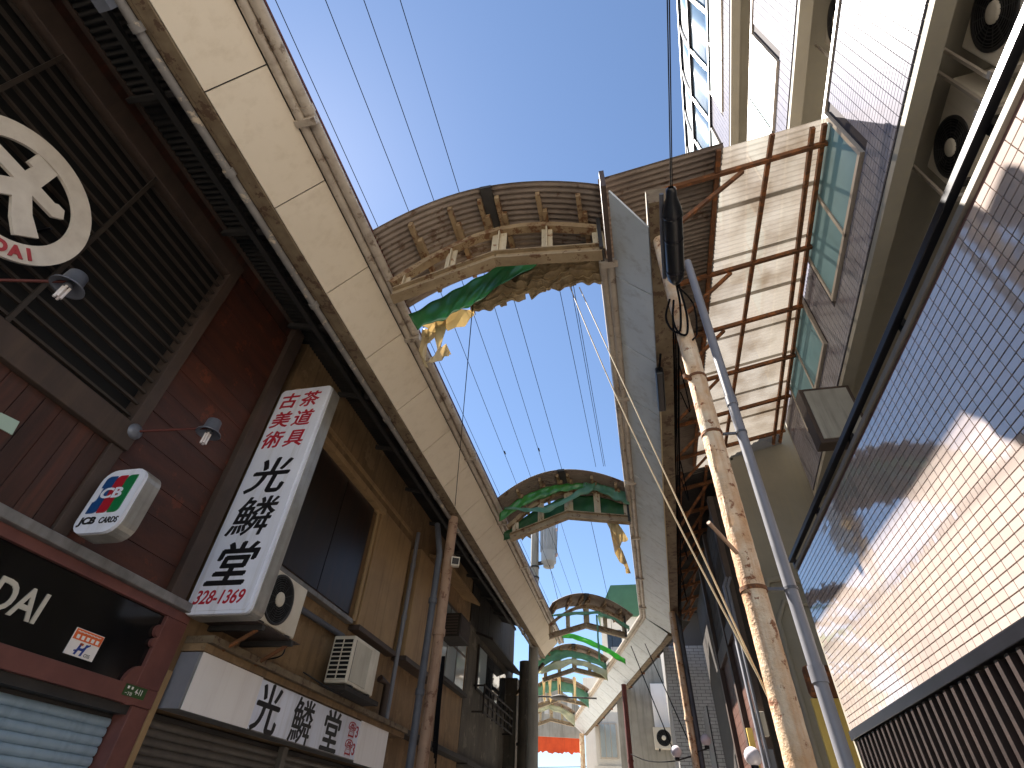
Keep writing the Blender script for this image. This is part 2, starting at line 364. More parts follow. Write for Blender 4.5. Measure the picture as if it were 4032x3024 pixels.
sh = box('shutter', 'steel_dark', shop, -4.60, -4.57, -3.5, 4.42, 0.02, 2.198, label='light blue roller shutter')
prof = [(0, 0.0), (0.016, 0.008), (0.020, 0.03), (0.014, 0.054), (0.002, 0.062)]
me0 = None
for i in range(31):
    if me0 is None:
        m_ = MB().grid(lambda u, v: (-4.565+prof[round(v*4)][0]*1.3, -3.5+7.9*u, 0.06+prof[round(v*4)][1]*1.09), 1, 4)
        s0 = m_.build('shutter_slat', 'shutter_blue', sh); me0 = s0.data
    else:
        s = link('shutter_slat', me0, sh); s.location.z += i*0.068
box('corner_post', 'reddish_frame', shop, -4.60, -4.41, 4.42, 4.62, 0, 2.268, 0.006)

# round emblem
em = thing('round_emblem', 'big cream ring emblem hung over the dark lattice window', 'emblem', (-4.3, 1.08, 4.5))
ring = arc(1.08, 5.10, 0.567, 0, 360, 64)[:-1]; rin = arc(1.08, 5.10, 0.412, 0, 360, 64)[:-1]
mb = MB(); n = 64
vs = [(-4.33, a, b) for a, b in ring]+[(-4.33, a, b) for a, b in rin]+[(-4.30, a, b) for a, b in ring]+[(-4.30, a, b) for a, b in rin]
fs = []
for i in range(n):
    j = (i+1) % n
    fs += [(2*n+i, 2*n+j, 3*n+j, 3*n+i), (i, n+i, n+j, j), (i, j, 2*n+j, 2*n+i), (n+i, 3*n+i, 3*n+j, n+j)]
mb.add(vs, fs).build('ring', 'emblem_cream', em)
gl = [(0.76,5.17),(1.0,5.17),(0.90,5.04),(0.74,4.93),(0.83,4.80),(0.98,4.92),(1.075,5.04),(1.17,4.90),(1.27,4.80),(1.39,4.93),(1.25,5.04),(1.15,5.17),(1.34,5.17),(1.40,5.23),(1.36,5.30),(1.30,5.30),(1.28,5.28),(1.145,5.285),(1.145,5.50),(0.965,5.50),(0.965,5.37),(1.01,5.37),(1.005,5.285),(0.76,5.285)]
MB().prism(gl, F, -4.335, -4.305).build('emblem_glyph', 'emblem_cream', em)
for ch, ang in (('D', -68), ('A', -56), ('I', -45)):
    a = math.radians(ang); rr = 0.53
    o = Vector((-4.297, 1.08+rr*math.cos(a), 5.10+rr*math.sin(a)))
    tx = Vector((0, -math.sin(a), math.cos(a))); up = Vector((0, -math.cos(a), -math.sin(a)))
    text('lettering', ch, 'letter_red', em, o, tx, up, 0.125, 0.006, 0.012, 'CENTER')
for yy in (0.75, 1.4): MB().bar((-4.60, yy, 5.10), (-4.33, yy, 5.10), 0.02, 0.02).build('bracket', 'dark_metal', em)

def wall_lamp(y, z, tip, label):
    o = thing('wall_lamp', label, 'lamp', (XL, y, z), 'goose lamps on the timber shop')
    MB().lathe([(0.0,0.06),(0.05,0.055),(0.075,0.03),(0.08,0.0)], (-4.43, y, z), (1,0,0), 16).build('wall_plate', 'lamp_grey', o)
    t = Vector(tip)
    MB().tube([(-4.40, y, z), (t.x, t.y, t.z+0.06)], 0.012, 8).build('arm', 'rust_red', o)
    sh = MB().lathe([(0.0,0.155),(0.06,0.15),(0.068,0.14),(0.075,0.04),(0.115,0.0),(0.118,-0.012),(0.108,-0.01),(0.065,0.035),(0.0,0.05)], t, (0,0,1), 24).build('lamp_shade', 'lamp_grey', o)
    mb = MB(); mb.lathe([(0.0,0.03),(0.03,0.03),(0.032,-0.01),(0.0,-0.012)], t, (0,0,1), 12); mb.build('socket', 'pipe_dark', o)
    mb = MB()
    for dx in (-0.016, 0.016):
        for dy in (-0.014, 0.014): mb.tube([(t.x+dx, t.y+dy, t.z-0.012), (t.x+dx, t.y+dy, t.z-0.13)], 0.011, 8)
    mb.build('bulb', 'bulb', o)
wall_lamp(3.03, 4.24, (-3.95, 3.37, 4.42), 'small grey wall lamp on a thin arm beside the white vertical sign')
wall_lamp(1.30, 4.30, (-3.95, 1.62, 4.52), 'small grey wall lamp hanging just below the round cream emblem')

# card sign box
js = thing('card_sign', 'small rounded white box sign with blue, red and green card logo', 'sign', (-4.42, 3.1, 3.2))
FY = lambda a, b, d: (a, d, b)
o = MB().prism(rrect(-4.40, -3.95, 3.20, 3.80, 0.12), FY, 3.05, 3.20).build('case', 'sign_edge', js)
MB().prism(rrect(-4.395, -3.955, 3.205, 3.795, 0.118), FY, 3.02, 3.052).build('face', 'sign_white', js)
for i, (m_, x0) in enumerate((('jcb_blue', -4.34), ('jcb_red', -4.235), ('jcb_green', -4.13))):
    r = 0.04; x1 = x0+0.1
    poly = [(x0, 3.72-(r if i == 0 else 0)), (x0, 3.40)] if False else None
    pts = ([(x0, 3.38)]+[(x1-r, 3.38)]+arc(x1-r, 3.38+r, r, -90, 0, 4)+[(x1, 3.73)]+[(x0+r, 3.73)]+arc(x0+r, 3.73-r, r, 90, 180, 4))
    MB().prism(pts, FY, 3.012, 3.021).build('logo_bar', m_, js)
text('lettering', 'JCB', 'sign_white', js, (-4.345, 3.008, 3.515), (1,0,0), (0,0,1), 0.135, 0.004, 0.004, sx=1.25)
text('lettering', 'JCB', 'ink_black', js, (-4.345, 3.016, 3.285), (1,0,0), (0,0,1), 0.085, 0.003, 0.004, sx=1.15)
text('lettering', 'CARDS', 'ink_black', js, (-4.155, 3.016, 3.285), (1,0,0), (0,0,1), 0.075, 0.001, 0.004, sx=0.75)
MB().bar((-4.47, 3.12, 3.5), (-4.39, 3.12, 3.5), 0.05, 0.05).build('bracket', 'steel_dark', js)

# tall vertical sign
vsn = thing('vertical_sign', 'tall white box sign with red and black brush characters and phone number', 'sign', (-4.43, 4.62, 3.05))
o = MB().prism(rrect(-4.43, -3.66, 3.06, 6.04, 0.07), FY, 4.56, 4.74).build('case', 'sign_edge', vsn)
MB().prism(rrect(-4.425, -3.668, 3.068, 6.032, 0.068), FY, 4.525, 4.562).build('face_rim', 'sign_white', vsn)
MB().prism(rrect(-4.395, -3.70, 3.10, 6.0, 0.05), FY, 4.516, 4.527).build('face', 'sign_white', vsn)
for ch, x, z in (('茶', -3.94, 5.72), ('道', -3.94, 5.40), ('具', -3.94, 5.08), ('古', -4.25, 5.72), ('美', -4.25, 5.40), ('術', -4.25, 5.08)):
    text('lettering', ch, 'ink_red', vsn, (x, 4.513, z), (1,0,0), (0,0,1), 0.275, 0.0, 0.004, 'CENTER', shear=0.12, heavy=0.006)
for ch, z in (('光', 4.46), ('鱗', 3.93), ('堂', 3.38)):
    text('lettering', ch, 'ink_black', vsn, (-4.09, 4.513, z), (1,0,0), (0,0,1), 0.51, 0.0, 0.004, 'CENTER', shear=0.16, heavy=0.006 if ch == '鱗' else 0.012)
text('lettering', '328-1369', 'ink_red', vsn, (-4.08, 4.513, 3.165), (1,0,0), (0,0,1), 0.19, 0.003, 0.004, 'CENTER', sx=0.78, shear=0.2)
for zz in (3.4, 4.6, 5.7): MB().bar((-4.50, 4.65, zz), (-4.42, 4.65, zz), 0.05, 0.05).build('bracket', 'steel_dark', vsn)

# stuck-on papers and plates
st = thing('association_sticker', 'white and orange square sticker on the black name board', 'sticker', (-4.44, 3.7, 2.47))
box('card', 'white_board', st, -4.439, -4.433, 3.56, 3.84, 2.475, 2.665)
box('band', 'sticker_orange', st, -4.432, -4.430, 3.565, 3.835, 2.585, 2.66)
for i in range(5): box('print_mark', 'white_board', st, -4.4295, -4.4285, 3.59+i*0.048, 3.618+i*0.048, 2.594, 2.622)
MB().tube([(-4.429, 3.58+i*0.012, 2.643+0.003*math.sin(i*2.1)) for i in range(20)], 0.004, 5).build('print_mark', 'white_board', st)
box('logo_dash', 'sticker_orange', st, -4.432, -4.4305, 3.655, 3.69, 2.556, 2.572)
text('lettering', 'H', 'sticker_blue', st, (-4.431, 3.635, 2.49), (0,1,0), (0,0,1), 0.115, 0.004, 0.001, shear=0.25)
MB().tube([(-4.430, 3.63, 2.51), (-4.430, 3.70, 2.535), (-4.430, 3.75, 2.575)], 0.006, 5).build('logo_stroke', 'sticker_blue', st)
text('lettering', 'OSS', 'ink_black', st, (-4.431, 3.735, 2.488), (0,1,0), (0,0,1), 0.035, 0.0, 0.001)
ap = thing('address_plate', 'tiny green street address plate under the black name board', 'plate', (-4.40, 4.36, 2.32))
box('plate', 'plate_green', ap, -4.399, -4.394, 4.235, 4.485, 2.32, 2.405)
text('lettering', '4-11', 'white_board', ap, (-4.391, 4.355, 2.345), (0,1,0), (0,0,1), 0.06, 0.001, 0.002, sx=0.8)
for i in range(2): box('print_mark', 'white_board', ap, -4.3935, -4.392, 4.26+i*0.045, 4.28+i*0.045, 2.372, 2.392)
text('lettering', '一丁目', 'white_board', ap, (-4.391, 4.25, 2.328), (0,1,0), (0,0,1), 0.028, 0.0, 0.002)
tag(MB().hexa([(-4.474,2.12,3.64),(-4.462,2.12,3.64),(-4.462,2.26,3.65),(-4.474,2.26,3.65)], [(-4.474,2.10,3.74),(-4.462,2.10,3.74),(-4.462,2.24,3.76),(-4.474,2.24,3.76)]).build('paper_notice', 'paper_green'),
    'pale green paper notice pinned to the upright planks', 'notice')

# ================================================================== LEFT: ochre antique shop
an = thing('antique_shop', 'ochre rendered shop with big dark window and grey roller shutter', 'building', (XL, 9.3, 0))
box('wall', 'ochre_wall', an, -5.6, XL, 4.64, 14.1, 2.3, 7.55)
box('wall', 'dark_wood', an, -5.6, -4.62, 4.64, 14.1, 0, 2.298)
sh = box('shutter', 'steel_dark', an, -4.615, -4.56, 4.66, 9.6, 0.02, 2.28, label='dull grey roller shutter')
me0 = None
for i in range(32):
    if me0 is None:
        s0 = MB().grid(lambda u, v: (-4.555+prof[round(v*4)][0]*1.3, 4.70+4.88*u, 0.06+prof[round(v*4)][1]*1.09), 1, 4).build('shutter_slat', 'shutter_grey', sh); me0 = s0.data
    else:
        s = link('shutter_slat', me0, sh); s.location.z += i*0.068
box('shutter_post', 'shutter_grey', an, -4.55, -4.47, 7.02, 7.12, 0, 2.29, 0.004)
box('corner_post', 'ochre_panel', an, -4.60, -4.40, 4.625, 4.69, 0, 2.6, 0.004)
box('ledge', 'trim_brown', an, -4.449, -4.12, 4.72, 10.1, 2.86, 2.93, 0.006)
box('ledge', 'ochre_wall', an, -4.449, -4.18, 4.72, 10.1, 2.79, 2.858)
wn = box('window', 'dark_frame', an, -4.449, -4.40, 5.55, 7.66, 4.02, 5.90, label='large dark brown boarded window')
for y0, y1 in ((5.60, 6.59), (6.61, 7.61)): box('pane', 'dark_window', wn, -4.399, -4.385, y0, y1, 4.07, 5.85)
box('window_sill', 'sill_metal', an, -4.449, -4.33, 5.45, 7.72, 3.955, 4.018, 0.006)
box('window_head', 'ochre_panel', an, -4.449, -4.28, 5.4, 7.9, 5.905, 6.0, 0.006)
box('band', 'ochre_panel', an, -4.449, -4.37, 4.75, 9.4, 6.22, 6.28, 0.004)
box('band', 'ochre_wall', an, -4.449, -4.40, 4.75, 9.4, 6.002, 6.218)
box('shutter_case', 'ochre_panel', an, -4.449, -4.33, 7.86, 9.32, 3.98, 6.02, 0.012)
box('shutter_case', 'ochre_panel', an, -4.449, -4.22, 9.62, 11.35, 3.98, 6.02, 0.012)
box('case_ledge', 'dark_frame', an, -4.449, -4.26, 7.82, 9.36, 3.90, 3.978, 0.006)
box('case_ledge', 'dark_frame', an, -4.449, -4.16, 9.58, 11.40, 3.90, 3.978, 0.006)
wn = box('window', 'dark_frame', an, -4.449, -4.40, 11.6, 13.9, 4.22, 5.82, label='upper sash window with pale panes')
for i in range(3):
    for j in range(2): box('pane', 'window_glass', wn, -4.399, -4.385, 11.66+i*0.75, 12.33+i*0.75, 4.28+j*0.76, 4.98+j*0.76)
box('window_sill', 'dark_wood', an, -4.449, -4.30, 11.5, 14.0, 4.14, 4.218, 0.006)
o = MB().hexa([(-4.449,10.6,6.30),(-3.98,10.6,6.12),(-3.98,13.4,6.12),(-4.449,13.4,6.30)], [(-4.449,10.6,6.36),(-3.98,10.6,6.18),(-3.98,13.4,6.18),(-4.449,13.4,6.36)]).build('window_hood', 'ochre_panel', an)
box('ledge', 'dark_wood', an, -4.449, -4.2, 10.1, 14.1, 2.86, 2.95, 0.006)
box('rusty_panel', 'rust_steel', an, -4.60, -4.48, 9.7, 14.0, 0, 2.85)

hs = thing('shop_signboard', 'long white signboard with black characters over the grey shutter', 'sign', (-4.3, 7.1, 2.3))
box('case', 'sill_metal', hs, -4.448, -4.215, 4.74, 9.45, 2.30, 2.785, 0.006)
box('end_face', 'pipe_grey', hs, -4.44, -4.22, 4.728, 4.74, 2.305, 2.78)
box('face', 'sign_white', hs, -4.214, -4.206, 4.76, 9.43, 2.31, 2.775)
box('cover_sheet', 'white_board', hs, -4.205, -4.196, 4.75, 5.79, 2.30, 2.785, label='blank white sheet covering the near end')
box('cover_sheet', 'white_board', hs, -4.205, -4.196, 8.42, 9.46, 2.28, 2.80, label='blank white sheet covering the far end')
for ch, y in (('光', 6.06), ('鱗', 6.83), ('堂', 7.60)):
    text('lettering', ch, 'ink_black', hs, (-4.203, y, 2.345), (0,1,0), (0,0,1), 0.50, 0.0, 0.003, 'CENTER', sx=1.0, heavy=0.005 if ch == '鱗' else 0.010)
for z in (2.57, 2.36): text('lettering', '☎3', 'ink_red', hs, (-4.203, 8.06, z), (0,1,0), (0,0,1), 0.19, 0.003, 0.003)

# ================================================================== LEFT: mouldy plaster building
mo = thing('plaster_building', 'mould streaked grey plaster building at the end of the row', 'building', (XL, 17, 0))
box('wall', 'mould_wall', mo, -5.6, XL, 14.14, 19.7, 0, 6.0)
box('wall', 'dark_wood', mo, -5.6, -4.5, 14.14, 19.7, 6.002, 7.5)
y = 13.5
while y < 19.6:
    box('siding_board', 'dark_wood', mo, -4.499, -4.44-0.01*random.random(), y if y > 14.14 else 14.142, y+0.23, 5.95, 7.4, 0.004) if y > 14 else None
    y += 0.24
wn = box('window', 'dark_wood', mo, -4.449, -4.40, 15.1, 18.4, 4.55, 5.66, label='wide aluminium sliding window')
for i in range(4): box('pane', 'dark_glass' if i else 'window_glass', wn, -4.399, -4.385, 15.16+i*0.81, 15.92+i*0.81, 4.60, 5.60)
MB().hexa([(-4.449,14.8,5.86),(-3.95,14.8,5.68),(-3.95,18.9,5.68),(-4.449,18.9,5.86)], [(-4.449,14.8,5.92),(-3.95,14.8,5.74),(-3.95,18.9,5.74),(-4.449,18.9,5.92)]).build('awning', 'dark_wood', mo)
rl = MB()
for z in (4.02, 4.22, 4.42, 4.62): rl.bar((-4.15, 15.0, z), (-4.15, 18.5, z), 0.03, 0.04)
for i in range(8): rl.bar((-4.15, 15.02+i*0.495, 3.98), (-4.15, 15.02+i*0.495, 4.66), 0.04, 0.04, (1,0,0))
for yy in (15.0, 18.5): rl.bar((-4.45, yy, 4.62), (-4.15, yy, 4.62), 0.03, 0.04); rl.bar((-4.45, yy, 4.02), (-4.15, yy, 4.02), 0.03, 0.04)
rl.build('balcony_rail', 'dark_wood', mo)
box('utility_case', 'mould_wall', mo, -4.449, -4.08, 18.75, 19.65, 2.9, 5.62, 0.01)
box('ledge', 'dark_wood', mo, -4.449, -4.2, 14.14, 19.6, 2.84, 2.93)
mb = MB(); mb.bar((-3.1, 18.2, 5.9), (-4.3, 18.9, 5.0), 0.08, 0.1); mb.build('eave_brace', 'trim_brown', mo)

# ================================================================== left pipes, posts, air conditioners
def pipe(name, pts, r, m, label, cat='pipe', collars=(), cm=None, n=12, group=None):
    o = thing(name, label, cat, pts[0], group)
    MB().tube(pts, r, n).build('shaft', m, o)
    for c, d in collars: MB().tube([Vector(c)-Vector(d), Vector(c)+Vector(d)], r*1.28, n).build('collar', cm or m, o)
    return o
pipe('drain_pipe', [(-3.21, 8.10, 0), (-3.21, 8.10, 5.2), (-3.45, 8.4, 5.9)], 0.055, 'pipe_dark', 'dark grey drainpipe strapped beside the left pinkish post', 'pipe', [((-3.21, 8.1, 3.1), (0,0,0.04)), ((-3.21, 8.1, 4.4), (0,0,0.04))])
pipe('white_pipe', [(-4.34, 7.74, 4.0), (-4.34, 7.74, 5.85), (-4.44, 7.70, 5.95)], 0.035, 'ochre_panel', 'thin cream pipe running up beside the dark boarded window', 'pipe')
pipe('white_pipe', [(-4.28, 9.46, 2.4), (-4.28, 9.46, 3.6), (-4.28, 9.46, 6.3)], 0.04, 'pipe_grey', 'pale downpipe between the two ochre shutter cases', 'pipe', [((-4.28, 9.46, 4.6), (0,0,0.04)), ((-4.28, 9.46, 5.6), (0,0,0.04))])
pipe('refrigerant_duct', [(-4.38, 5.4, 3.72), (-4.38, 7.6, 3.74), (-4.36, 7.9, 3.62)], 0.04, 'pipe_dark', 'dark duct running along the ochre wall behind the air conditioners', 'duct')
pipe('refrigerant_duct', [(-4.30, 9.30, 2.4), (-4.30, 9.30, 3.45), (-4.36, 9.1, 3.5)], 0.06, 'dark_frame', 'short brown duct behind the second air conditioner', 'duct')
ps = thing('canopy_post', 'flaking pinkish steel post holding the left canopy', 'post', (-3.08, 8.22, 0))
MB().tube([(-3.08, 8.22, 0), (-3.08, 8.22, 5.95)], 0.085, 14).build('shaft', 'post_pink', ps)
MB().tube([(-3.08, 8.22, 3.9), (-3.08, 8.22, 4.0)], 0.1, 14).build('collar', 'post_pink', ps)
mb = MB()
for i in range(5): mb.tube([(-2.97+0.01*i, 8.2, 3.6), (-2.96+0.015*i, 8.18, 2.9), (-2.95+0.02*i, 8.2, 2.45-0.06*i)], 0.008, 5)
tag(mb.build('cable_bundle', 'wire_black'), 'loose bundle of dark cables hanging on the left pinkish post', 'cables')
cc = thing('security_camera', 'boxy cream security camera on the left pinkish post', 'camera', (-2.9, 8.0, 5.1))
o = MB().bar((-2.98, 8.30, 5.10), (-2.86, 7.98, 5.0), 0.14, 0.14).build('housing', 'ac_white', cc)
MB().bar((-2.859, 7.976, 4.999), (-2.855, 7.968, 4.996), 0.11, 0.10).build('lens_cover', 'ac_dark', cc)
MB().tube([(-3.05, 8.22, 5.12), (-2.95, 8.2, 5.1)], 0.02, 8).build('bracket', 'steel_dark', cc)

def air_con(label, loc, rz, style='fan', group=None, hang=False, w_=0.8, h_=0.6, d_=0.3):
    """front faces local -y"""
    o = thing('air_conditioner', label, 'air conditioner', (0,0,0), group)
    case = box('case', 'ac_white', o, -w_/2, w_/2, 0, d_, 0.04, h_, 0.018)
    cx = -w_*0.10
    if style == 'fan':
        fr = MB(); fr.lathe([(0.262,0.0),(0.262,0.012),(0.235,0.016),(0.232,0.0)], (cx, 0.002, h_/2+0.02), (0,-1,0), 40); fr.build('fan_rim', 'ac_dark', o)
        MB().prism(arc(cx, h_/2+0.02, 0.234, 0, 350, 36), FY, -0.004, 0.001).build('fan_opening', 'interior_dark', o)
        g = MB()
        for r in (0.10, 0.125, 0.15, 0.175, 0.2, 0.22):
            g.tube([(cx+r*math.cos(t*math.pi/18), -0.012, h_/2+0.02+r*math.sin(t*math.pi/18)) for t in range(37)], 0.0035, 5, False)
        for t in range(0, 360, 30): g.bar((cx, -0.010, h_/2+0.02), (cx+0.23*math.cos(math.radians(t)), -0.010, h_/2+0.02+0.23*math.sin(math.radians(t))), 0.006, 0.006, (0,1,0))
        g.build('fan_guard', 'ac_dark', o)
        MB().lathe([(0.0,0.02),(0.055,0.018),(0.075,0.012),(0.078,0.0)], (cx, -0.008, h_/2+0.02), (0,-1,0), 20).build('fan_hub', 'ac_white', o)
    else:
        box('grille_recess', 'interior_dark', o, -w_*0.44, w_*0.16, -0.002, 0.001, 0.08, h_-0.05)
        for i in range(26):
            x = -w_*0.43+i*w_*0.0228
            box('grille_bar', 'ac_white', o, x, x+0.006, -0.012, -0.003, 0.08, h_-0.05)
        box('side_coil', 'interior_dark', o, -w_/2-0.003, -w_/2-0.0005, 0.03, d_-0.03, 0.08, h_-0.05)
        for i in range(9): box('side_bar', 'ac_white', o, -w_/2-0.014, -w_/2-0.004, 0.03, d_-0.03, 0.08+i*0.056, 0.095+i*0.056)
        box('side_bar', 'ac_white', o, -w_/2-0.013, -w_/2-0.0045, d_/2-0.008, d_/2+0.008, 0.08, h_-0.05)
    for sx in (-1, 1): box('foot', 'steel_dark', o, sx*w_*0.32-0.03, sx*w_*0.32+0.03, -0.02, d_+0.02, 0.0, 0.038)
    if hang:
        for sx in (-1, 1):
            box('hanger_rail', 'frame_beige', o, sx*w_*0.46-0.025, sx*w_*0.46+0.025, -0.12, d_+0.5, -0.045, -0.003)
            for yy in (-0.06, d_+0.1): box('hanger_rod', 'frame_beige', o, sx*w_*0.53-0.012, sx*w_*0.53+0.012, yy-0.012, yy+0.012, -0.04, h_+0.12)
    o.location = loc; o.rotation_euler = (0, 0, rz)
    return o
PI = math.pi
air_con('cream air conditioner with round black fan under the tall white sign', (-3.86, 5.24, 3.10), PI/2, 'fan')
sf = thing('bracket_shelf', 'rusty angle iron shelf under the fan air conditioner', 'shelf', (-4.2, 5.2, 3.0))
for yy in (4.98, 5.55):
    MB().bar((-4.45, yy, 3.07), (-3.80, yy, 3.07), 0.05, 0.05).build('bracket_arm', 'steel_dark', sf)
    MB().bar((-3.86, yy, 3.05), (-4.43, yy, 2.72), 0.03, 0.03).build('bracket_strut', 'rust_steel', sf)
box('plate', 'dark_frame', sf, -4.44, -3.80, 4.84, 5.70, 3.096, 3.104)
air_con('cream air conditioner with slatted grille over the long white signboard', (-3.93, 7.62, 2.99), PI/2, 'grille', w_=0.86, h_=0.64, d_=0.34)
box('ac_tray', 'dark_wood', None, -4.44, -3.88, 7.1, 8.2, 2.935, 2.988)
for lab, pts in (('black drain hose dropping from the fan air conditioner', [(-3.95, 5.64, 3.14), (-4.0, 5.72, 3.0), (-4.30, 5.85, 2.97), (-4.40, 6.3, 2.99)]),
                 ('pale lagged pipe behind the slatted air conditioner', [(-4.05, 8.06, 3.45), (-4.12, 8.16, 3.47), (-4.22, 8.2, 3.3), (-4.24, 8.22, 2.95)]),
                 ('thin loose cable drooping below the slatted air conditioner', [(-3.95, 7.3, 3.02), (-4.0, 7.2, 2.9), (-4.1, 6.95, 2.95), (-4.3, 6.7, 3.05)])):
    tag(MB().tube(smooth(pts), 0.016 if 'pipe' in lab else 0.009, 7).build('hose', 'ochre_panel' if 'pipe' in lab else 'black_rubber'), lab, 'hose')
bpy.data.objects['ac_tray'].name = 'support_tray'; tag(bpy.data.objects['support_tray'], 'dark tray carrying the slatted air conditioner', 'tray')
wa = thing('window_air_conditioner', 'dark boxy window unit jutting from the upper sash window', 'air conditioner', (-4.2, 12.1, 4.9))
box('case', 'dark_wood', wa, -4.42, -3.92, 11.75, 12.55, 4.92, 5.42, 0.01)
for i in range(7): box('louvre', 'dark_frame', wa, -4.36, -3.98, 11.735, 11.748, 4.97+i*0.062, 5.0+i*0.062)
for i in range(9): box('louvre', 'dark_frame', wa, -3.919, -3.905, 11.82+i*0.08, 11.86+i*0.08, 4.97, 5.37)

# ================================================================== arcade canopy, left side
cl = thing('arcade_canopy', 'cream panelled arcade canopy along the left shopfronts', 'canopy', (-3.0, 6.0, 5.9))
y = -4.3
while y < 17.4:
    y1 = min(y+1.045, 17.6)
    a, b = y+0.006, y1-0.006
    MB().hexa([(-2.552,a,6.352),(-2.952,a,5.952),(-2.966,a,5.966),(-2.566,a,6.366)], [(-2.552,b,6.352),(-2.952,b,5.952),(-2.966,b,5.966),(-2.566,b,6.366)]).build('fascia_panel', 'fascia_cream', cl)
    y = y1
MB().hexa([(-2.55,-4.3,6.40),(-2.99,-4.3,5.97),(-3.0,-4.3,5.98),(-2.57,-4.3,6.41)], [(-2.55,17.6,6.40),(-2.99,17.6,5.97),(-3.0,17.6,5.98),(-2.57,17.6,6.41)]).build('fascia_backing', 'steel_dark', cl)
box('trim', 'trim_brown', cl, -3.075, -2.955, -4.3, 17.7, 5.925, 5.950, 0.004)
box('trim', 'trim_brown', cl, -3.11, -3.08, -4.3, 17.7, 5.93, 6.10, 0.004)
MB().tube([(-2.50, -4.3, 6.37), (-2.50, 17.7, 6.37)], 0.042, 12).build('gutter', 'gutter_pvc', cl)
MB().tube([(-2.415, -4.3, 6.42), (-2.415, 17.75, 6.42)], 0.055, 12).build('gutter', 'gutter_pvc', cl)
for y in (-1.6, 1.42, 4.18, 7.0, 9.4, 11.6, 13.7, 15.8):
    MB().box(-2.555, -2.35, y-0.03, y+0.03, 6.325, 6.40).build('gutter_bracket', 'gutter_pvc', cl)
    MB().tube([(-2.415, y-0.11, 6.42), (-2.415, y-0.05, 6.42)], 0.064, 12).build('gutter_collar', 'gutter_pvc', cl)
WV = 0.066
def wave(v, L): return 0.014*math.sin(2*math.pi*v*L/WV)
def corr(name, m, parent, fn, L, nu, y_, thick=(0,0,0.004), **k):
    """corrugated sheet: fn(u) -> (x, z) across, ridges run across, waves follow y"""
    nv = int(L/WV*5)
    return MB().grid(lambda u, v: (fn(u)[0], y_+v*L, fn(u)[1]+wave(v, L)), nu, nv, thick).build(name, m, parent, **k)
y = -4.3
while y < 17.5:
    L = min(2.2, 17.9-y)
    corr('roof_sheet', 'corrugated_dark', cl, lambda u: (-2.38-2.2*u, 6.50+0.62*u), L+0.06, 1, y); y += 2.2
for y in [-3.6+1.55*i for i in range(14)]:
    MB().bar((-2.45, y, 6.44), (-4.46, y, 6.98), 0.05, 0.07).build('rafter', 'steel_dark', cl)
for x, z in ((-3.5, 6.66), (-3.95, 6.78)): MB().bar((x, -4.3, z), (x, 17.6, z), 0.07, 0.06).build('purlin', 'steel_dark', cl)
box('fascia_lip', 'rust_red', cl, -2.40, -2.37, -4.3, 17.75, 6.47, 6.50)
cd = thing('conduit_pipe', 'peeling grey conduit running along the underside of the left canopy', 'pipe', (-3.2, 6, 5.95))
MB().tube([(-3.135, -4.3, 5.90), (-3.135, 1.0, 5.895), (-3.135, 17.7, 5.90)], 0.036, 12).build('shaft', 'conduit', cd)
for y in (0.42, 1.55, 3.1, 5.2, 7.4, 10, 12.5, 15):
    MB().tube([(-3.135, y-0.03, 5.90), (-3.135, y+0.03, 5.90)], 0.052, 10).build('collar', 'conduit', cd)
    MB().bar((-3.135, y+0.05, 5.91), (-3.11, y+0.05, 6.03), 0.02, 0.015).build('strap', 'trim_brown', cd)
tl = thing('light_fitting', 'grey tubular light fitting at the top of the left canopy conduit', 'light fitting', (-3.25, 0, 5.8))
MB().bar((-3.20, -0.9, 5.82), (-3.20, 0.28, 5.82), 0.1, 0.09).build('case', 'lamp_grey', tl)

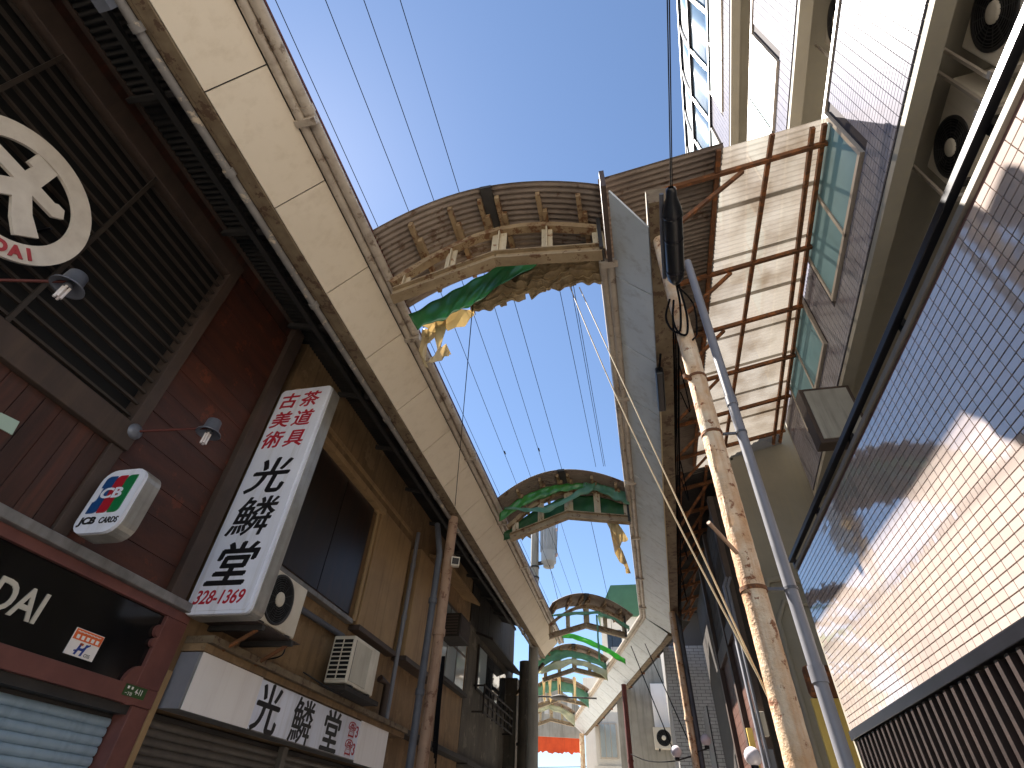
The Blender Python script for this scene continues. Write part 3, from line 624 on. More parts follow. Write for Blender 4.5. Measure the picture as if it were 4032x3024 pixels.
# ================================================================== arched roof frames over the gap
def zroof(x): return 7.0-(0.35 if x < 0 else 0.26)*x*x
def place(o, loc, rz):
    o.location = loc; o.rotation_euler = (0, 0, rz)
def arch(label, loc, rz, x0=-1.27, x1=1.27, depth=1.12, plates=(-0.95, -0.45, 0.1, 0.65, 1.2)):
    o = thing('roof_arch', label, 'arch', (0,0,0), 'arched roof frames over the street')
    nv = int(depth/WV*6)
    for a, b in ((x0, -0.02), (0.06, x1)):
        MB().grid(lambda u, v: (a+(b-a)*u, v*depth, zroof(a+(b-a)*u)+0.010*math.sin(2*PI*v*depth/WV)), 9, nv, (0,0,0.004)).build('roof_sheet', 'corrugated_brown', o)
    MB().hexa([(-0.04,0,6.965),(0.09,0,6.965),(0.09,depth,6.965),(-0.04,depth,6.965)], [(-0.04,0,7.012),(0.09,0,7.012),(0.09,depth,7.012),(-0.04,depth,7.012)]).build('ridge_strip', 'corrugated_dark', o)
    for x in (-0.86, -0.42, -0.07, 0.13, 0.6, 1.04):
        if x < x0: continue
        z = zroof(x)-0.05
        MB().bar((x, 0.12, z), (x, 0.62, z), 0.05, 0.07).build('purlin', 'timber_pale', o)
        MB().bar((x+0.05, 0.32, z-0.02), (x+0.05, depth-0.05, z-0.02), 0.05, 0.08).build('purlin', 'timber_pale', o)
    tc = [(-1.10, 6.08), (-0.99, 6.18), (-0.72, 6.42), (-0.45, 6.60), (-0.17, 6.74), (0.1, 6.80), (0.37, 6.79), (0.65, 6.73), (0.93, 6.62), (1.24, 6.48)]
    tc = [p for p in tc if x0-0.05 <= p[0] <= x1+0.05]
    for p, q in zip(tc, tc[1:]): MB().bar((p[0], 0.47, p[1]), (q[0], 0.47, q[1]), 0.09, 0.075, (0,0,1)).build('top_chord', 'timber_pale', o)
    lc = [(max(-1.04, x0), 5.80+(max(-1.04, x0)+1.25)*0.3534), (0.08, 6.27), (1.22, 6.087)]
    for p, q in zip(lc, lc[1:]):
        P = lambda a, dz: (a[0], 0.47, a[1]+dz)
        MB().bar(P(p, 0), P(q, 0), 0.03, 0.13).build('bottom_chord', 'chord_steel', o)
        for dz in (0.065, -0.065): MB().bar(P(p, dz), P(q, dz), 0.12, 0.016).build('chord_flange', 'chord_steel', o)
    def lcz(x): return 5.80+(x+1.25)*0.3534 if x < 0.08 else 6.27-(x-0.08)*0.16
    def tcz(x):
        for p, q in zip(tc, tc[1:]):
            if p[0] <= x <= q[0]: return p[1]+(q[1]-p[1])*(x-p[0])/(q[0]-p[0])
        return tc[-1][1]
    for x in plates:
        if x < x0: continue
        wd = 0.085 if abs(x-0.1) < 0.01 else 0.06
        b = MB()
        zl, zt = lcz(x)+0.07, tcz(x)-0.03
        b.box(x-wd, x+wd, 0.475, 0.49, zl, zt); b.box(x-0.008, x+0.008, 0.43, 0.474, zl, zt)
        b.build('web_plate', 'steel_cream', o)
    for s, z in ((1, 6.04),):
        x = max(x0, -1.05) if s < 0 else 1.22
        b = MB(); b.box(x-0.02, x+0.02, 0.38, 0.56, z, zroof(x)-0.02); b.build('end_plate', 'steel_dark', o)
    place(o, loc, rz); return o
arch('nearest corrugated roof arch with folded tarpaulin hanging below', (-1.15, 2.65, 0), 0)
arch('second roof arch hung with bright green cloth', (-1.15, 8.57, 0), 0)
arch('third roof arch with its left end cut off short', (-1.35, 15.2, 0), math.radians(20), x0=-1.0, x1=1.35)
arch('fourth roof arch hung with pale cream and teal cloth', (-2.35, 20.1, 0), math.radians(16))
arch('fifth roof arch with yellow strips hanging in front', (-3.55, 24.9, 0), math.radians(14))
arch('farthest roof arch in front of the stained end wall', (-4.75, 29.8, 0), math.radians(14))

def world(loc, rz):
    c, s = math.cos(rz), math.sin(rz)
    return lambda x, y, z: (loc[0]+c*x-s*y, loc[1]+s*x+c*y, z)
def rag(name, pts, y_, m, label, jit=0.05, group=None):
    """torn scrap of sheeting: outline in (x, z) with depth wander"""
    rnd = random.Random(len(pts)*31+int(abs(pts[0][0])*100))
    d = [rnd.uniform(-jit, jit) for _ in pts]; n = len(pts)
    cx = sum(p[0] for p in pts)/n; cz = sum(p[1] for p in pts)/n
    bm = bmesh.new(); vs = [bm.verts.new((p[0], y_+d[i], p[1])) for i, p in enumerate(pts)]
    f = bm.faces.new(vs); bmesh.ops.triangulate(bm, faces=[f]); bmesh.ops.subdivide_edges(bm, edges=bm.edges[:], cuts=1, use_grid_fill=True)
    for v in bm.verts: v.co.y += rnd.uniform(-jit, jit)*0.4
    me = bpy.data.meshes.new(name); bm.to_mesh(me); bm.free(); me.materials.append(MATS[m])
    o = link(name, me); sm = o.modifiers.new('thickness', 'SOLIDIFY'); sm.thickness = 0.004
    return tag(o, label, 'sheet', group)
def cloth(name, up, lo, yf, m, label, fold=0.02, nu=40, nv=6, tr=None, freq=9, cat='cloth', sub=None):
    """strip of cloth between an upper and a lower (x, z) line"""
    def at(L, u):
        k = u*(len(L)-1); i = min(int(k), len(L)-2); t = k-i
        return L[i][0]+(L[i+1][0]-L[i][0])*t, L[i][1]+(L[i+1][1]-L[i][1])*t
    rnd = random.Random(int(up[0][0]*77+lo[0][1]*991)); ph = [rnd.uniform(0, 6) for _ in range(4)]
    def fn(u, v):
        a, b = at(up, u), at(lo, u); x = a[0]+(b[0]-a[0])*v; z = a[1]+(b[1]-a[1])*v
        yy = yf+fold*(math.sin(u*freq*2+ph[0])*v+0.6*math.sin(u*freq*5+ph[1]+v*3)+0.5*math.sin(v*9+ph[2]+u*7))
        z += fold*0.5*math.sin(u*freq*3+ph[3])*(0.3+v)
        p = (x, yy, z); return tr(*p) if tr else p
    return tag(MB().grid(fn, nu, nv, (0.0, 0.004, 0.001)).build(name, m), label, cat)
cloth('green_tarpaulin', [(-2.16,5.96),(-1.56,6.34),(-1.0,6.72),(-0.66,6.72)], [(-2.0,5.67),(-1.66,5.84),(-1.34,6.02),(-0.68,6.56)], 3.47, 'green_tarp_thin', 'dark green tarpaulin sagging under the nearest arch', 0.016, 48, 10)
def bundle(u, v):
    x = -1.52+1.62*u
    lo = [6.22, 6.27, 6.33, 6.43, 6.47, 6.45, 6.43]; hi = [6.30, 6.62, 6.80, 6.84, 6.84, 6.80, 6.72]
    k = u*6; i = min(int(k), 5); t = k-i
    a = lo[i]+(lo[i+1]-lo[i])*t; b = hi[i]+(hi[i+1]-hi[i])*t
    w_ = u*5.0
    ph = v*7.5+0.5*math.sin(w_*1.9)+0.3*math.sin(w_*5.3+1)+0.12*math.sin(w_*17)
    saw = (ph % 1.0)
    z = b+(a-b)*v-0.02*saw+0.012*math.sin(u*31+v*9)
    yy = 3.80-0.15*math.sin(PI*min(v*1.05, 1))-0.085*(saw**1.6)+0.02*math.sin(u*23+int(ph)*2.4)+0.012*math.sin(u*61+int(ph)*1.7)
    return (x, yy, z)
tag(MB().grid(bundle, 130, 75, (0, 0.02, 0), smooth=False).build('folded_tarpaulin', 'tarp_brown'), 'bunched brown canvas tied under the nearest arch', 'tarpaulin')
rag('torn_sheet', [(-2.2,6.13),(-1.93,6.17),(-1.66,6.27),(-1.5,6.26),(-1.49,6.17),(-1.54,6.07),(-1.58,5.98),(-1.78,5.93),(-1.8,5.95),(-1.9,5.99),(-1.95,5.86),(-1.95,5.72),(-1.99,5.74),(-2.05,5.86),(-2.05,6.05),(-2.15,6.03)], 3.75, 'torn_sheet', 'wide ragged yellow sheet hanging under the green tarpaulin', group='torn sheets of the nearest arch')
rag('torn_sheet', [(-1.93,6.1),(-1.82,6.12),(-1.78,5.9),(-1.79,5.69),(-1.81,5.56),(-1.84,5.57),(-1.89,5.76),(-1.89,5.94)], 3.70, 'torn_sheet', 'narrow torn strip hanging below the ragged yellow sheet', group='torn sheets of the nearest arch')
rag('torn_sheet', [(-1.94,5.39),(-1.89,5.45),(-1.83,5.57),(-1.75,5.67),(-1.66,5.46),(-1.68,5.43),(-1.78,5.44),(-1.88,5.4)], 3.72, 'torn_sheet', 'lowest kite shaped scrap of the torn yellow sheeting', group='torn sheets of the nearest arch')
rag('torn_sheet', [(-2.14,6.09),(-2.05,6.05),(-2.01,5.85),(-2.03,5.74),(-2.03,5.56),(-1.94,5.39),(-1.99,5.42),(-2.09,5.66),(-2.1,5.87)], 3.78, 'torn_sheet', 'long torn strip hanging against the left gutter', group='torn sheets of the nearest arch')
T2 = world((-1.15, 8.57), 0)
cloth('green_cloth', [(-1.25,6.36),(-0.8,6.68),(-0.3,6.86),(0.1,6.90),(0.5,6.88)], [(-1.25,6.16),(-0.8,6.46),(-0.3,6.66),(0.1,6.74),(0.45,6.76)], 0.36, 'green_bright', 'bright green cloth strip along the second arch', 0.02, 40, 5, T2)
cloth('teal_net', [(0.42,6.88),(0.7,6.84),(1.0,6.70),(1.26,6.58)], [(0.40,6.76),(0.7,6.66),(1.0,6.46),(1.26,6.32)], 0.34, 'green_net', 'pale teal net at the right end of the second arch', 0.02, 24, 5, T2)
cloth('teal_net', [(0.66,6.84),(0.35,6.72),(-0.03,6.49),(-0.39,6.38),(-0.71,6.38),(-1.15,6.44)], [(0.62,6.66),(0.36,6.58),(-0.04,6.38),(-0.35,6.24),(-0.71,6.32),(-1.15,6.40)], 0.30, 'green_net', 'pale teal net draped across the second arch', 0.02, 40, 4, T2)
cloth('green_tarpaulin', [(-1.2,6.05),(-0.6,6.5),(0.1,6.76),(0.7,6.7),(1.25,6.45)], [(-1.2,5.86),(-0.6,6.08),(0.1,6.32),(0.7,6.22),(1.25,6.12)], 0.60, 'tarp_green', 'dark green folded tarpaulin inside the second arch', 0.03, 40, 10, T2)
rag('torn_sheet', [(-0.41,6.31),(-0.21,6.27),(-0.09,6.06),(0.01,5.86),(-0.03,5.79),(-0.11,5.78),(-0.15,5.68),(-0.11,5.58),(-0.06,5.39),(-0.01,5.2),(-0.1,5.19),(-0.1,5.3),(-0.12,5.37),(-0.19,5.42),(-0.26,5.56),(-0.16,5.68),(-0.19,5.88),(-0.31,6.08)], 9.3, 'torn_sheet', 'long yellow rag dangling at the right end of the second arch')
rag('torn_sheet', [(-2.18,6.15),(-2.07,6.2),(-2.0,6.14),(-1.92,6.18),(-1.84,6.13),(-1.84,5.95),(-1.93,6.02),(-2.01,5.92),(-2.06,6.01),(-2.13,6.1)], 9.3, 'torn_sheet', 'small ragged yellow scrap at the left end of the second arch')
T3 = world((-1.35, 15.2), math.radians(20))
cloth('teal_net', [(-0.95,6.42),(-0.3,6.56),(0.4,6.64),(0.9,6.5),(1.3,6.3)], [(-0.95,6.36),(-0.3,6.47),(0.4,6.55),(0.9,6.40),(1.3,6.18)], 0.30, 'green_net', 'thin teal net strip across the third arch', 0.02, 30, 3, T3)
cloth('green_cloth', [(-0.95,6.35),(-0.4,6.52),(0.1,6.56),(0.7,6.42),(1.3,6.2),(1.75,5.95)], [(-0.95,6.15),(-0.4,6.36),(0.1,6.42),(0.7,6.25),(1.3,6.02),(1.75,5.78)], 2.3, 'green_bright', 'bright green cloth band slung behind the third arch', 0.02, 40, 4, T3)
tag(MB().grid(lambda u, v: T3(0.33+0.05*(u-0.5), 0.2+0.02*math.sin(v*15), 6.5-1.2*v), 2, 12, (0,0.004,0)).build('hanging_strip', 'green_net'), 'thin teal strip hanging from the middle of the third arch', 'cloth')
T4 = world((-2.35, 20.1), math.radians(16))
cloth('teal_net', [(-1.25,6.55),(-0.6,6.86),(0.0,6.86),(0.6,6.76),(1.25,6.5)], [(-1.25,6.2),(-0.6,6.5),(0.0,6.64),(0.6,6.55),(1.25,6.3)], 0.34, 'green_net', 'teal net hanging along the fourth arch', 0.03, 30, 5, T4)
cloth('pale_cloth', [(-1.25,6.18),(-0.6,6.46),(0.0,6.60),(0.6,6.52),(1.25,6.28)], [(-1.25,6.02),(-0.6,6.18),(0.0,6.42),(0.6,6.32),(1.25,5.95)], 0.33, 'pale_cloth', 'pale cream cloth hanging below the teal net of the fourth arch', 0.03, 30, 5, T4)
T5 = world((-3.55, 24.9), math.radians(14))
cloth('teal_net', [(-1.6,6.3),(-0.6,6.86),(0.0,6.92),(0.6,6.82),(1.27,6.5)], [(-1.6,5.9),(-0.6,6.40),(0.0,6.56),(0.6,6.44),(1.27,5.95)], 0.34, 'green_net', 'teal net hanging along the fifth arch', 0.03, 30, 5, T5)
for i, x in enumerate((-0.62, -0.38, -0.02, 0.58)):
    rag('torn_strip', [(x-3.3,6.46),(x-3.22,6.5),(x-3.16,6.45),(x-3.18,6.0),(x-3.15,5.72),(x-3.2,5.6),(x-3.27,5.75),(x-3.26,6.1)], 22.6, 'torn_sheet',
        ('leftmost', 'second', 'third', 'rightmost')[i]+' of the four yellow strips hanging before the fifth arch', 0.04, 'yellow hanging strips')
T6 = world((-4.75, 29.8), math.radians(14))
cloth('pale_cloth', [(-1.25,6.4),(-0.6,6.82),(0.0,6.92),(0.6,6.82),(1.27,6.5)], [(-1.25,6.1),(-0.6,6.52),(0.0,6.68),(0.6,6.52),(1.27,6.0)], 0.34, 'pale_cloth', 'cream cloth hanging along the farthest arch', 0.03, 30, 5, T6)

# ================================================================== arcade canopy, right side
cr = thing('arcade_canopy', 'grey panelled arcade canopy along the right shopfronts, bending left far off', 'canopy', (0.4, 9, 5.9))
ri = lambda y: 0.20+0.005*(y-3)
ro = lambda y: 0.53+0.027*(y-2.9)
def fpanel(i0, o0, i1, o1):
    """inner top / outer bottom points at both ends"""
    t = Vector((0.014, 0, 0.014)); q = [Vector(p) for p in (i0, o0, i1, o1)]
    MB().hexa([q[0], q[0]+t, q[1]+t, q[1]], [q[2], q[2]+t, q[3]+t, q[3]]).build('fascia_panel', 'fascia_grey', cr)
y = 2.62
first = True
while y < 15.4:
    y1 = min(y+1.06, 15.5)
    fpanel((ri(y), y+0.007, 6.37), (ro(y), (y+0.22 if first else y)+0.007, 5.952), (ri(y1), y1-0.007, 6.37), (ro(y1), y1-0.007, 5.952)); y = y1; first = False
MB().hexa([(ri(2.7)+0.03,2.72,6.40),(ro(2.7)+0.01,2.9,5.98),(ro(2.7)+0.03,2.9,6.0),(ri(2.7)+0.06,2.72,6.42)], [(ri(15.5)+0.03,15.5,6.40),(ro(15.5)+0.01,15.5,5.98),(ro(15.5)+0.03,15.5,6.0),(ri(15.5)+0.06,15.5,6.42)]).build('fascia_backing', 'steel_dark', cr)
MB().hexa([(0.13,2.58,6.40),(0.18,2.58,6.40),(0.18,3.46,6.33),(0.13,3.46,6.33)], [(0.13,2.58,6.72),(0.18,2.58,6.72),(0.18,3.46,6.62),(0.13,3.46,6.62)]).build('end_board', 'dark_frame', cr)
MB().hexa([(ro(2.75)+0.002,2.58,5.93),(ro(2.75)+0.19,2.58,5.93),(ro(15.5)+0.19,15.6,5.93),(ro(15.5)+0.002,15.6,5.93)], [(ro(2.75)+0.002,2.58,6.16),(ro(2.75)+0.19,2.58,6.16),(ro(15.5)+0.19,15.6,6.16),(ro(15.5)+0.002,15.6,6.16)]).build('edge_beam', 'trim_brown', cr)
g0 = [(ri(3.5)-0.045, 3.5, 6.40), (ri(15.5)-0.045, 15.5, 6.40)]; g1 = [(ri(3.5)-0.12, 3.5, 6.45), (ri(15.5)-0.12, 15.5, 6.45)]
DB = Vector((-0.2405, 0.9707, 0)); NB = Vector((0.9707, 0.2405, 0)); I0 = Vector((0.245, 15.5, 0))
LF = 17.4
for g, r in ((g0, 0.045), (g1, 0.055)):
    e = Vector(g[1])
    MB().tube(g+[tuple(e+DB*LF)], r, 12).build('gutter', 'gutter_pvc', cr)
MB().box(0.05, 0.24, 3.44, 3.52, 6.33, 6.40).build('gutter_cap', 'gutter_pvc', cr)
for y in (5.85, 8.2, 10.4, 12.6, 14.6): MB().box(ri(y)-0.17, ri(y)+0.03, y-0.03, y+0.03, 6.335, 6.40).build('gutter_bracket', 'gutter_pvc', cr)
s = 0.0
while s < LF-0.2:
    s1 = min(s+1.06, LF)
    A = I0+DB*(s+0.012); B = I0+DB*(s1-0.012)
    fpanel(A+Vector((0,0,6.37)), A+NB*(0.55 if s > 0.1 else 0.62)+Vector((0,0,5.952)), B+Vector((0,0,6.37)), B+NB*0.55+Vector((0,0,5.952))); s = s1
q0 = I0+NB*0.56; q1 = q0+DB*LF
MB().hexa([q0+Vector((0,0,5.93)), q0+NB*0.16+Vector((0,0,5.93)), q1+NB*0.16+Vector((0,0,5.93)), q1+Vector((0,0,5.93))], [q0+Vector((0,0,6.14)), q0+NB*0.16+Vector((0,0,6.14)), q1+NB*0.16+Vector((0,0,6.14)), q1+Vector((0,0,6.14))]).build('edge_beam', 'trim_brown', cr)
MB().hexa([I0+NB*0.04+Vector((0,0,6.42)), I0+NB*0.58+Vector((0,0,5.985)), I0+NB*0.60+Vector((0,0,6.0)), I0+NB*0.06+Vector((0,0,6.44))], [I0+DB*LF+NB*0.04+Vector((0,0,6.42)), I0+DB*LF+NB*0.58+Vector((0,0,5.985)), I0+DB*LF+NB*0.60+Vector((0,0,6.0)), I0+DB*LF+NB*0.06+Vector((0,0,6.44))]).build('fascia_backing', 'steel_dark', cr)
MB().grid(lambda u, v: tuple(I0+DB*(LF*v)+NB*(0.05+1.2*u)+Vector((0, 0, 6.5-0.15*u+0.011*math.sin(2*PI*v*LF/0.09)))), 1, 900, (0,0,0.004)).build('roof_sheet', 'corrugated_dark', cr)
for i in range(8):
    P = I0+DB*(1.2+2.2*i)
    MB().bar(P+NB*0.1+Vector((0,0,6.42)), P+NB*1.2+Vector((0,0,6.28)), 0.05, 0.06).build('rafter', 'rust_steel', cr)
# opaque roof sheets of the right canopy
zr = lambda x: 7.21+0.22*(x-1.15)
wallx = lambda y: 2.42+0.085*y
y = 2.80
while y < 15.4:
    L = min(1.1, 15.6-y)
    xo = 1.50 if y < 9.0 else 2.55
    corr('roof_sheet', 'corrugated_brown' if y < 9 else 'corrugated_dark', cr, lambda u: (0.12+(xo-0.12)*u, zr(0.12+(xo-0.12)*u)), L+0.05, 1, y); y += 1.1

for y in (15.45, 16.5, 17.55): corr('roof_sheet', 'corrugated_dark', cr, lambda u: (1.15+1.6*u, zr(1.15+1.6*u)), 1.1, 1, y)
for y in (15.4, 16.5, 17.6):
    MB().bar((1.0, y, zr(1.0)-0.09), (2.7, y, zr(2.7)-0.09), 0.05, 0.07).build('cross_beam', 'rust_steel', cr)
    MB().bar((1.1, y+0.03, 6.3), (1.8, y+0.03, zr(1.8)-0.10), 0.045, 0.05).build('brace', 'rust_steel', cr)
for x in (1.2, 1.7, 2.2): MB().bar((x, 9.3, zr(x)-0.05), (x, 18.4, zr(x)-0.05), 0.05, 0.05).build('purlin', 'rust_steel', cr)

tr_ = thing('translucent_roof', 'rust framed translucent corrugated roof leaning on the white tiled building', 'roof', (2.0, 6, 7.0))
y = 2.86; k = 0
while y < 9.1:
    L = 0.79
    y_ = y
    MB().grid(lambda u, v: ((1.44+(wallx(y_+v*L)-0.02-1.44)*u), y_+v*L, zr(1.44+(wallx(y_+v*L)-0.02-1.44)*u)+0.012*(k % 2)+wave(v, L)), 2, int(L/WV*5)).build('roof_sheet', 'polycarbonate', tr_); y += 0.74; k += 1
BY = (3.12, 4.52, 5.56, 6.63, 7.68, 8.75)
for y in BY:
    MB().bar((0.74, y, zr(0.74)-0.065), (wallx(y)-0.01, y, zr(wallx(y))-0.065), 0.042, 0.06).build('cross_beam', 'rust_steel', tr_)
    MB().bar((0.78, y+0.03, 6.30), (1.72, y+0.03, zr(1.72)-0.10), 0.036, 0.042).build('brace', 'rust_steel', tr_)
for x in (1.44, 2.02): MB().bar((x, 2.84, zr(x)-0.05), (x, 9.15, zr(x)-0.05), 0.048, 0.05).build('purlin', 'rust_steel', tr_)
for d in (0.20, 0.07): MB().bar((wallx(2.9)-d, 2.9, zr(wallx(2.9)-d)-0.05), (wallx(9.15)-d, 9.15, zr(wallx(9.15)-d)-0.05), 0.046, 0.055).build('purlin', 'rust_steel', tr_)
for y in (9.9, 11.0, 12.1, 13.2, 14.3):
    MB().bar((0.74, y, zr(0.74)-0.09), (2.5, y, zr(2.5)-0.09), 0.05, 0.07).build('cross_beam', 'rust_steel', cr)
    MB().bar((0.95, y+0.03, 6.2), (1.75, y+0.03, zr(1.75)-0.10), 0.045, 0.05).build('brace', 'rust_steel', cr)

# ================================================================== RIGHT: tall white tiled building
wb = thing('tiled_building', 'tall pale tiled building with frosted glass balconies on the right', 'building', (3.0, 3.5, 0))
Y0, Y1 = -2.0, 8.56
def wq(name, m, d0, d1, y0, y1, z0, z1, parent=None, **k):
    """box that follows the wall line; d measured into the building"""
    return MB().hexa([(wallx(y0)+d0,y0,z0),(wallx(y0)+d1,y0,z0),(wallx(y1)+d1,y1,z0),(wallx(y1)+d0,y1,z0)],
                     [(wallx(y0)+d0,y0,z1),(wallx(y0)+d1,y0,z1),(wallx(y1)+d1,y1,z1),(wallx(y1)+d0,y1,z1)]).build(name, m, parent or wb, **k)
wq('back_wall', 'cream_paint', 1.5, 3.5, Y0, Y1, 0, 17)
BANDS = [(6.15, 7.68), (8.87, 10.70), (12.1, 13.72)]
WINS = [(2.85, 4.75), (5.5, 7.5)]
tiles = []
for bi, (z0, z1) in enumerate(BANDS):
    wq('balcony_slab', 'cream_paint', 0.16, 1.5, Y0, Y1, z0+0.50, z0+0.66)
    wq('parapet_lining', 'cream_paint', 0.142, 0.158, Y0, Y1, z0-0.02, z1-0.02)
    wq('soffit_trim', 'cream_paint', 0.014, 0.16, Y0, Y1, z0-0.06, z0+0.02)
    wq('parapet_core', 'grout_grey', 0.012, 0.14, Y0, Y1, z0+0.022, z1-0.02)
    wq('parapet_cap', 'frame_beige', -0.02, 0.17, Y0, Y1, z1-0.018, z1+0.03)
    wq('end_wall', 'cream_paint', 0.02, 1.5, Y1, Y1+0.12, z0-0.1, z1)
    for y0, y1 in WINS:
        fr = wq('glass_panel', 'frame_beige', -0.012, 0.011, y0, y1, z0+0.50, z1-0.03)
        for a, b in ((y0+0.05, (y0+y1)/2-0.025), ((y0+y1)/2+0.025, y1-0.05)):
            wq('pane', 'frosted_blue', -0.018, -0.0125, a, b, z0+0.56, z1-0.08, fr)
        for yy in (y0+0.02, (y0+y1)/2, y1-0.02): wq('frame_bar', 'frame_beige', -0.035, -0.013, yy-0.022, yy+0.022, z0+0.505, z1-0.035, fr)
        wq('frame_bar', 'frame_beige', -0.035, -0.013, y0+0.043, y1-0.043, z0+0.505, z0+0.555, fr)
    nr = int((z1-z0-0.05)/0.0505)
    for r in range(nr):
        zt = z0+0.03+r*0.0505
        y = Y0+0.01
        while y < Y1-0.05:
            if not any(y+0.098 > a-0.02 and y < b+0.02 and zt+0.045 > z0+0.48 for a, b in WINS):
                tiles.append((y, zt, bi))
            y += 0.1005
        y = 0
def tile_hexa(mb, y, z):
    a, b = y+0.003, y+0.0965
    mb.hexa([(wallx(a),a,z+0.004),(wallx(a)+0.013,a,z+0.004),(wallx(b)+0.013,b,z+0.004),(wallx(b),b,z+0.004)],
            [(wallx(a),a,z+0.0475),(wallx(a)+0.013,a,z+0.0475),(wallx(b)+0.013,b,z+0.0475),(wallx(b),b,z+0.0475)])
def near(t): return (t[2] > 0)*100+(wallx(t[0])**2+t[0]**2+(t[1]-1.5)**2)**0.5+(50 if t[0] < 1.35 else 0)
tiles.sort(key=near)
tm = MB(); tile_hexa(tm, 0, 0)
t0 = None
for (y, z, b) in tiles[:300]:
    if t0 is None:
        t0 = tm.build('tile', 'band_tile', wb); s = t0
    else: s = link('tile', t0.data, wb)
    s.location.x += wallx(y)-wallx(0); s.location.y += y; s.location.z += z
mb = MB()
for (y, z, b) in tiles[300:]: tile_hexa(mb, y, z)
mb.build('tile_field', 'band_tile', wb, kind='stuff')
# curved glazed top storey
gz = lambda t: (-0.25*math.sin(PI*t*0.5)+0.25*t*t, 13.75+3.5*t)
for i in range(11):
    y = Y0+0.05+i*1.05
    pts = [(wallx(y)+gz(t/10)[0], y, gz(t/10)[1]) for t in range(11)]
    b = MB()
    for p, q in zip(pts, pts[1:]): b.bar(p, q, 0.06, 0.07, (0,1,0))
    b.build('glazing_bar', 'dark_metal', wb)
    if i < 10:
        MB().grid(lambda u, v: (wallx(y+0.03+0.99*u)+gz(v)[0]+0.02, y+0.03+0.99*u, gz(v)[1]), 1, 8, (0.01,0,0)).build('glazing_pane', 'blue_glass', wb)
for t, sz in ((0.0, 0.1), (0.45, 0.09), (1.0, 0.13)):
    x, z = gz(t); wq('glazing_rail', 'dark_metal', x-sz/2, x+sz/2, Y0, Y1, z-sz/2, z+sz/2)

G = 'ceiling hung air conditioners of the tiled building'
for lab, y, z in (('hung air conditioner on the second balcony beside the tall glass panels', 2.25, 8.45),
                  ('hung air conditioner under the lowest tiled balcony, nearer the upper right corner', 1.60, 5.88),
                  ('hung air conditioner under the lowest tiled balcony, second from the corner', 2.62, 5.88),
                  ('hung air conditioner on the third balcony at the top edge', 1.75, 11.7)):
    air_con(lab, (wallx(y)+(0.42 if z > 7 else 0.50), y, z), -PI/2-0.085, 'fan', G, hang=True)

hp = thing('hanging_sign_box', 'dark framed grey box hanging under the lowest tiled balcony', 'sign', (2.7, 5.8, 5.9))
box('frame', 'dark_frame', hp, 2.40, 3.0, 5.72, 5.92, 5.25, 6.10, 0.008)
box('face', 'concrete_grey', hp, 2.45, 2.95, 5.705, 5.719, 5.30, 6.05)
box('bracket', 'steel_dark', hp, 2.68, 2.74, 5.8, 5.86, 6.10, 6.14)

# ================================================================== RIGHT: tiled screen wall and slat fence
XR = 1.85
sw = thing('screen_wall', 'glossy pinkish tiled screen wall under a dark rail on the right', 'wall', (XR, 3, 0))
SY0, SY1, SZ0, SZ1 = -1.5, 6.34, 2.43, 3.98
box('core', 'grout_dark', sw, XR+0.012, XR+0.16, SY0, SY1, SZ0, SZ1)
box('far_edge', 'cream_paint', sw, XR+0.01, XR+0.30, SY1, SY1+0.05, 0, SZ1+0.02)
box('cap', 'cap_beige', sw, XR-0.012, XR+0.2, SY0, SY1, SZ1+0.002, SZ1+0.045, 0.004)
box('rail', 'dark_metal', sw, XR-0.04, XR+0.01, SY0, SY1+0.05, SZ1+0.10, SZ1+0.15, 0.004)
box('rail', 'cap_beige', sw, XR-0.02, XR+0.03, SY0, SY1+0.05, SZ1+0.152, SZ1+0.175, 0.004)
for i in range(7): box('rail_post', 'dark_metal', sw, XR+0.012, XR+0.05, SY0+0.4+i*1.25, SY0+0.45+i*1.25, SZ1+0.046, SZ1+0.15)
box('bottom_channel', 'dark_metal', sw, XR-0.015, XR+0.18, SY0, SY1+0.02, SZ0-0.075, SZ0-0.002, 0.004)
st_ = []
nr = int((SZ1-SZ0)/0.0505)
for r in range(nr):
    z = SZ0+0.003+r*0.0505
    step = 0.0505 if r == 11 else 0.1005
    y = SY0
    while y < SY1-step+0.02:
        st_.append((y, z, step)); y += step
rt = random.Random(21)
def tile2(mb, y, z, s_):
    a, b, c, d = y+0.003, y+s_-0.003, z+0.004, z+0.047
    e = [rt.uniform(-0.00022, 0.00022) for _ in range(3)]           # hand-set tiles never lie quite true
    f = lambda u, v: XR+0.0003+e[0]*u+e[1]*v+e[2]
    mb.hexa([(f(-1,-1),a,c),(XR+0.0125,a,c),(XR+0.0125,b,c),(f(1,-1),b,c)], [(f(-1,1),a,d),(XR+0.0125,a,d),(XR+0.0125,b,d),(f(1,1),b,d)])
st_.sort(key=lambda t: (XR**2+t[0]**2+(t[1]-1.5)**2)**0.5+(50 if t[0] < 1.2+max(0, (3.2-t[1]))*1.6 else 0)+(50 if t[2] < 0.09 else 0))
protos = []
for k, (y, z, s_) in enumerate(st_[:300]):
    if k < 24:
        tm = MB(); tile2(tm, 0, 0, 0.1005); s = tm.build('tile', 'screen_tile', sw); protos.append(s.data)
    else: s = link('tile', rt.choice(protos), sw)
    s.location.y += y; s.location.z += z
mb = MB()
for (y, z, s_) in st_[300:]: tile2(mb, y, z, s_)
mb.build('tile_field', 'screen_tile', sw, kind='stuff')
fn = thing('slat_fence', 'dark upright slat fence under the tiled screen wall', 'fence', (XR, 3.5, 0))
y = 0.9; sl0 = None
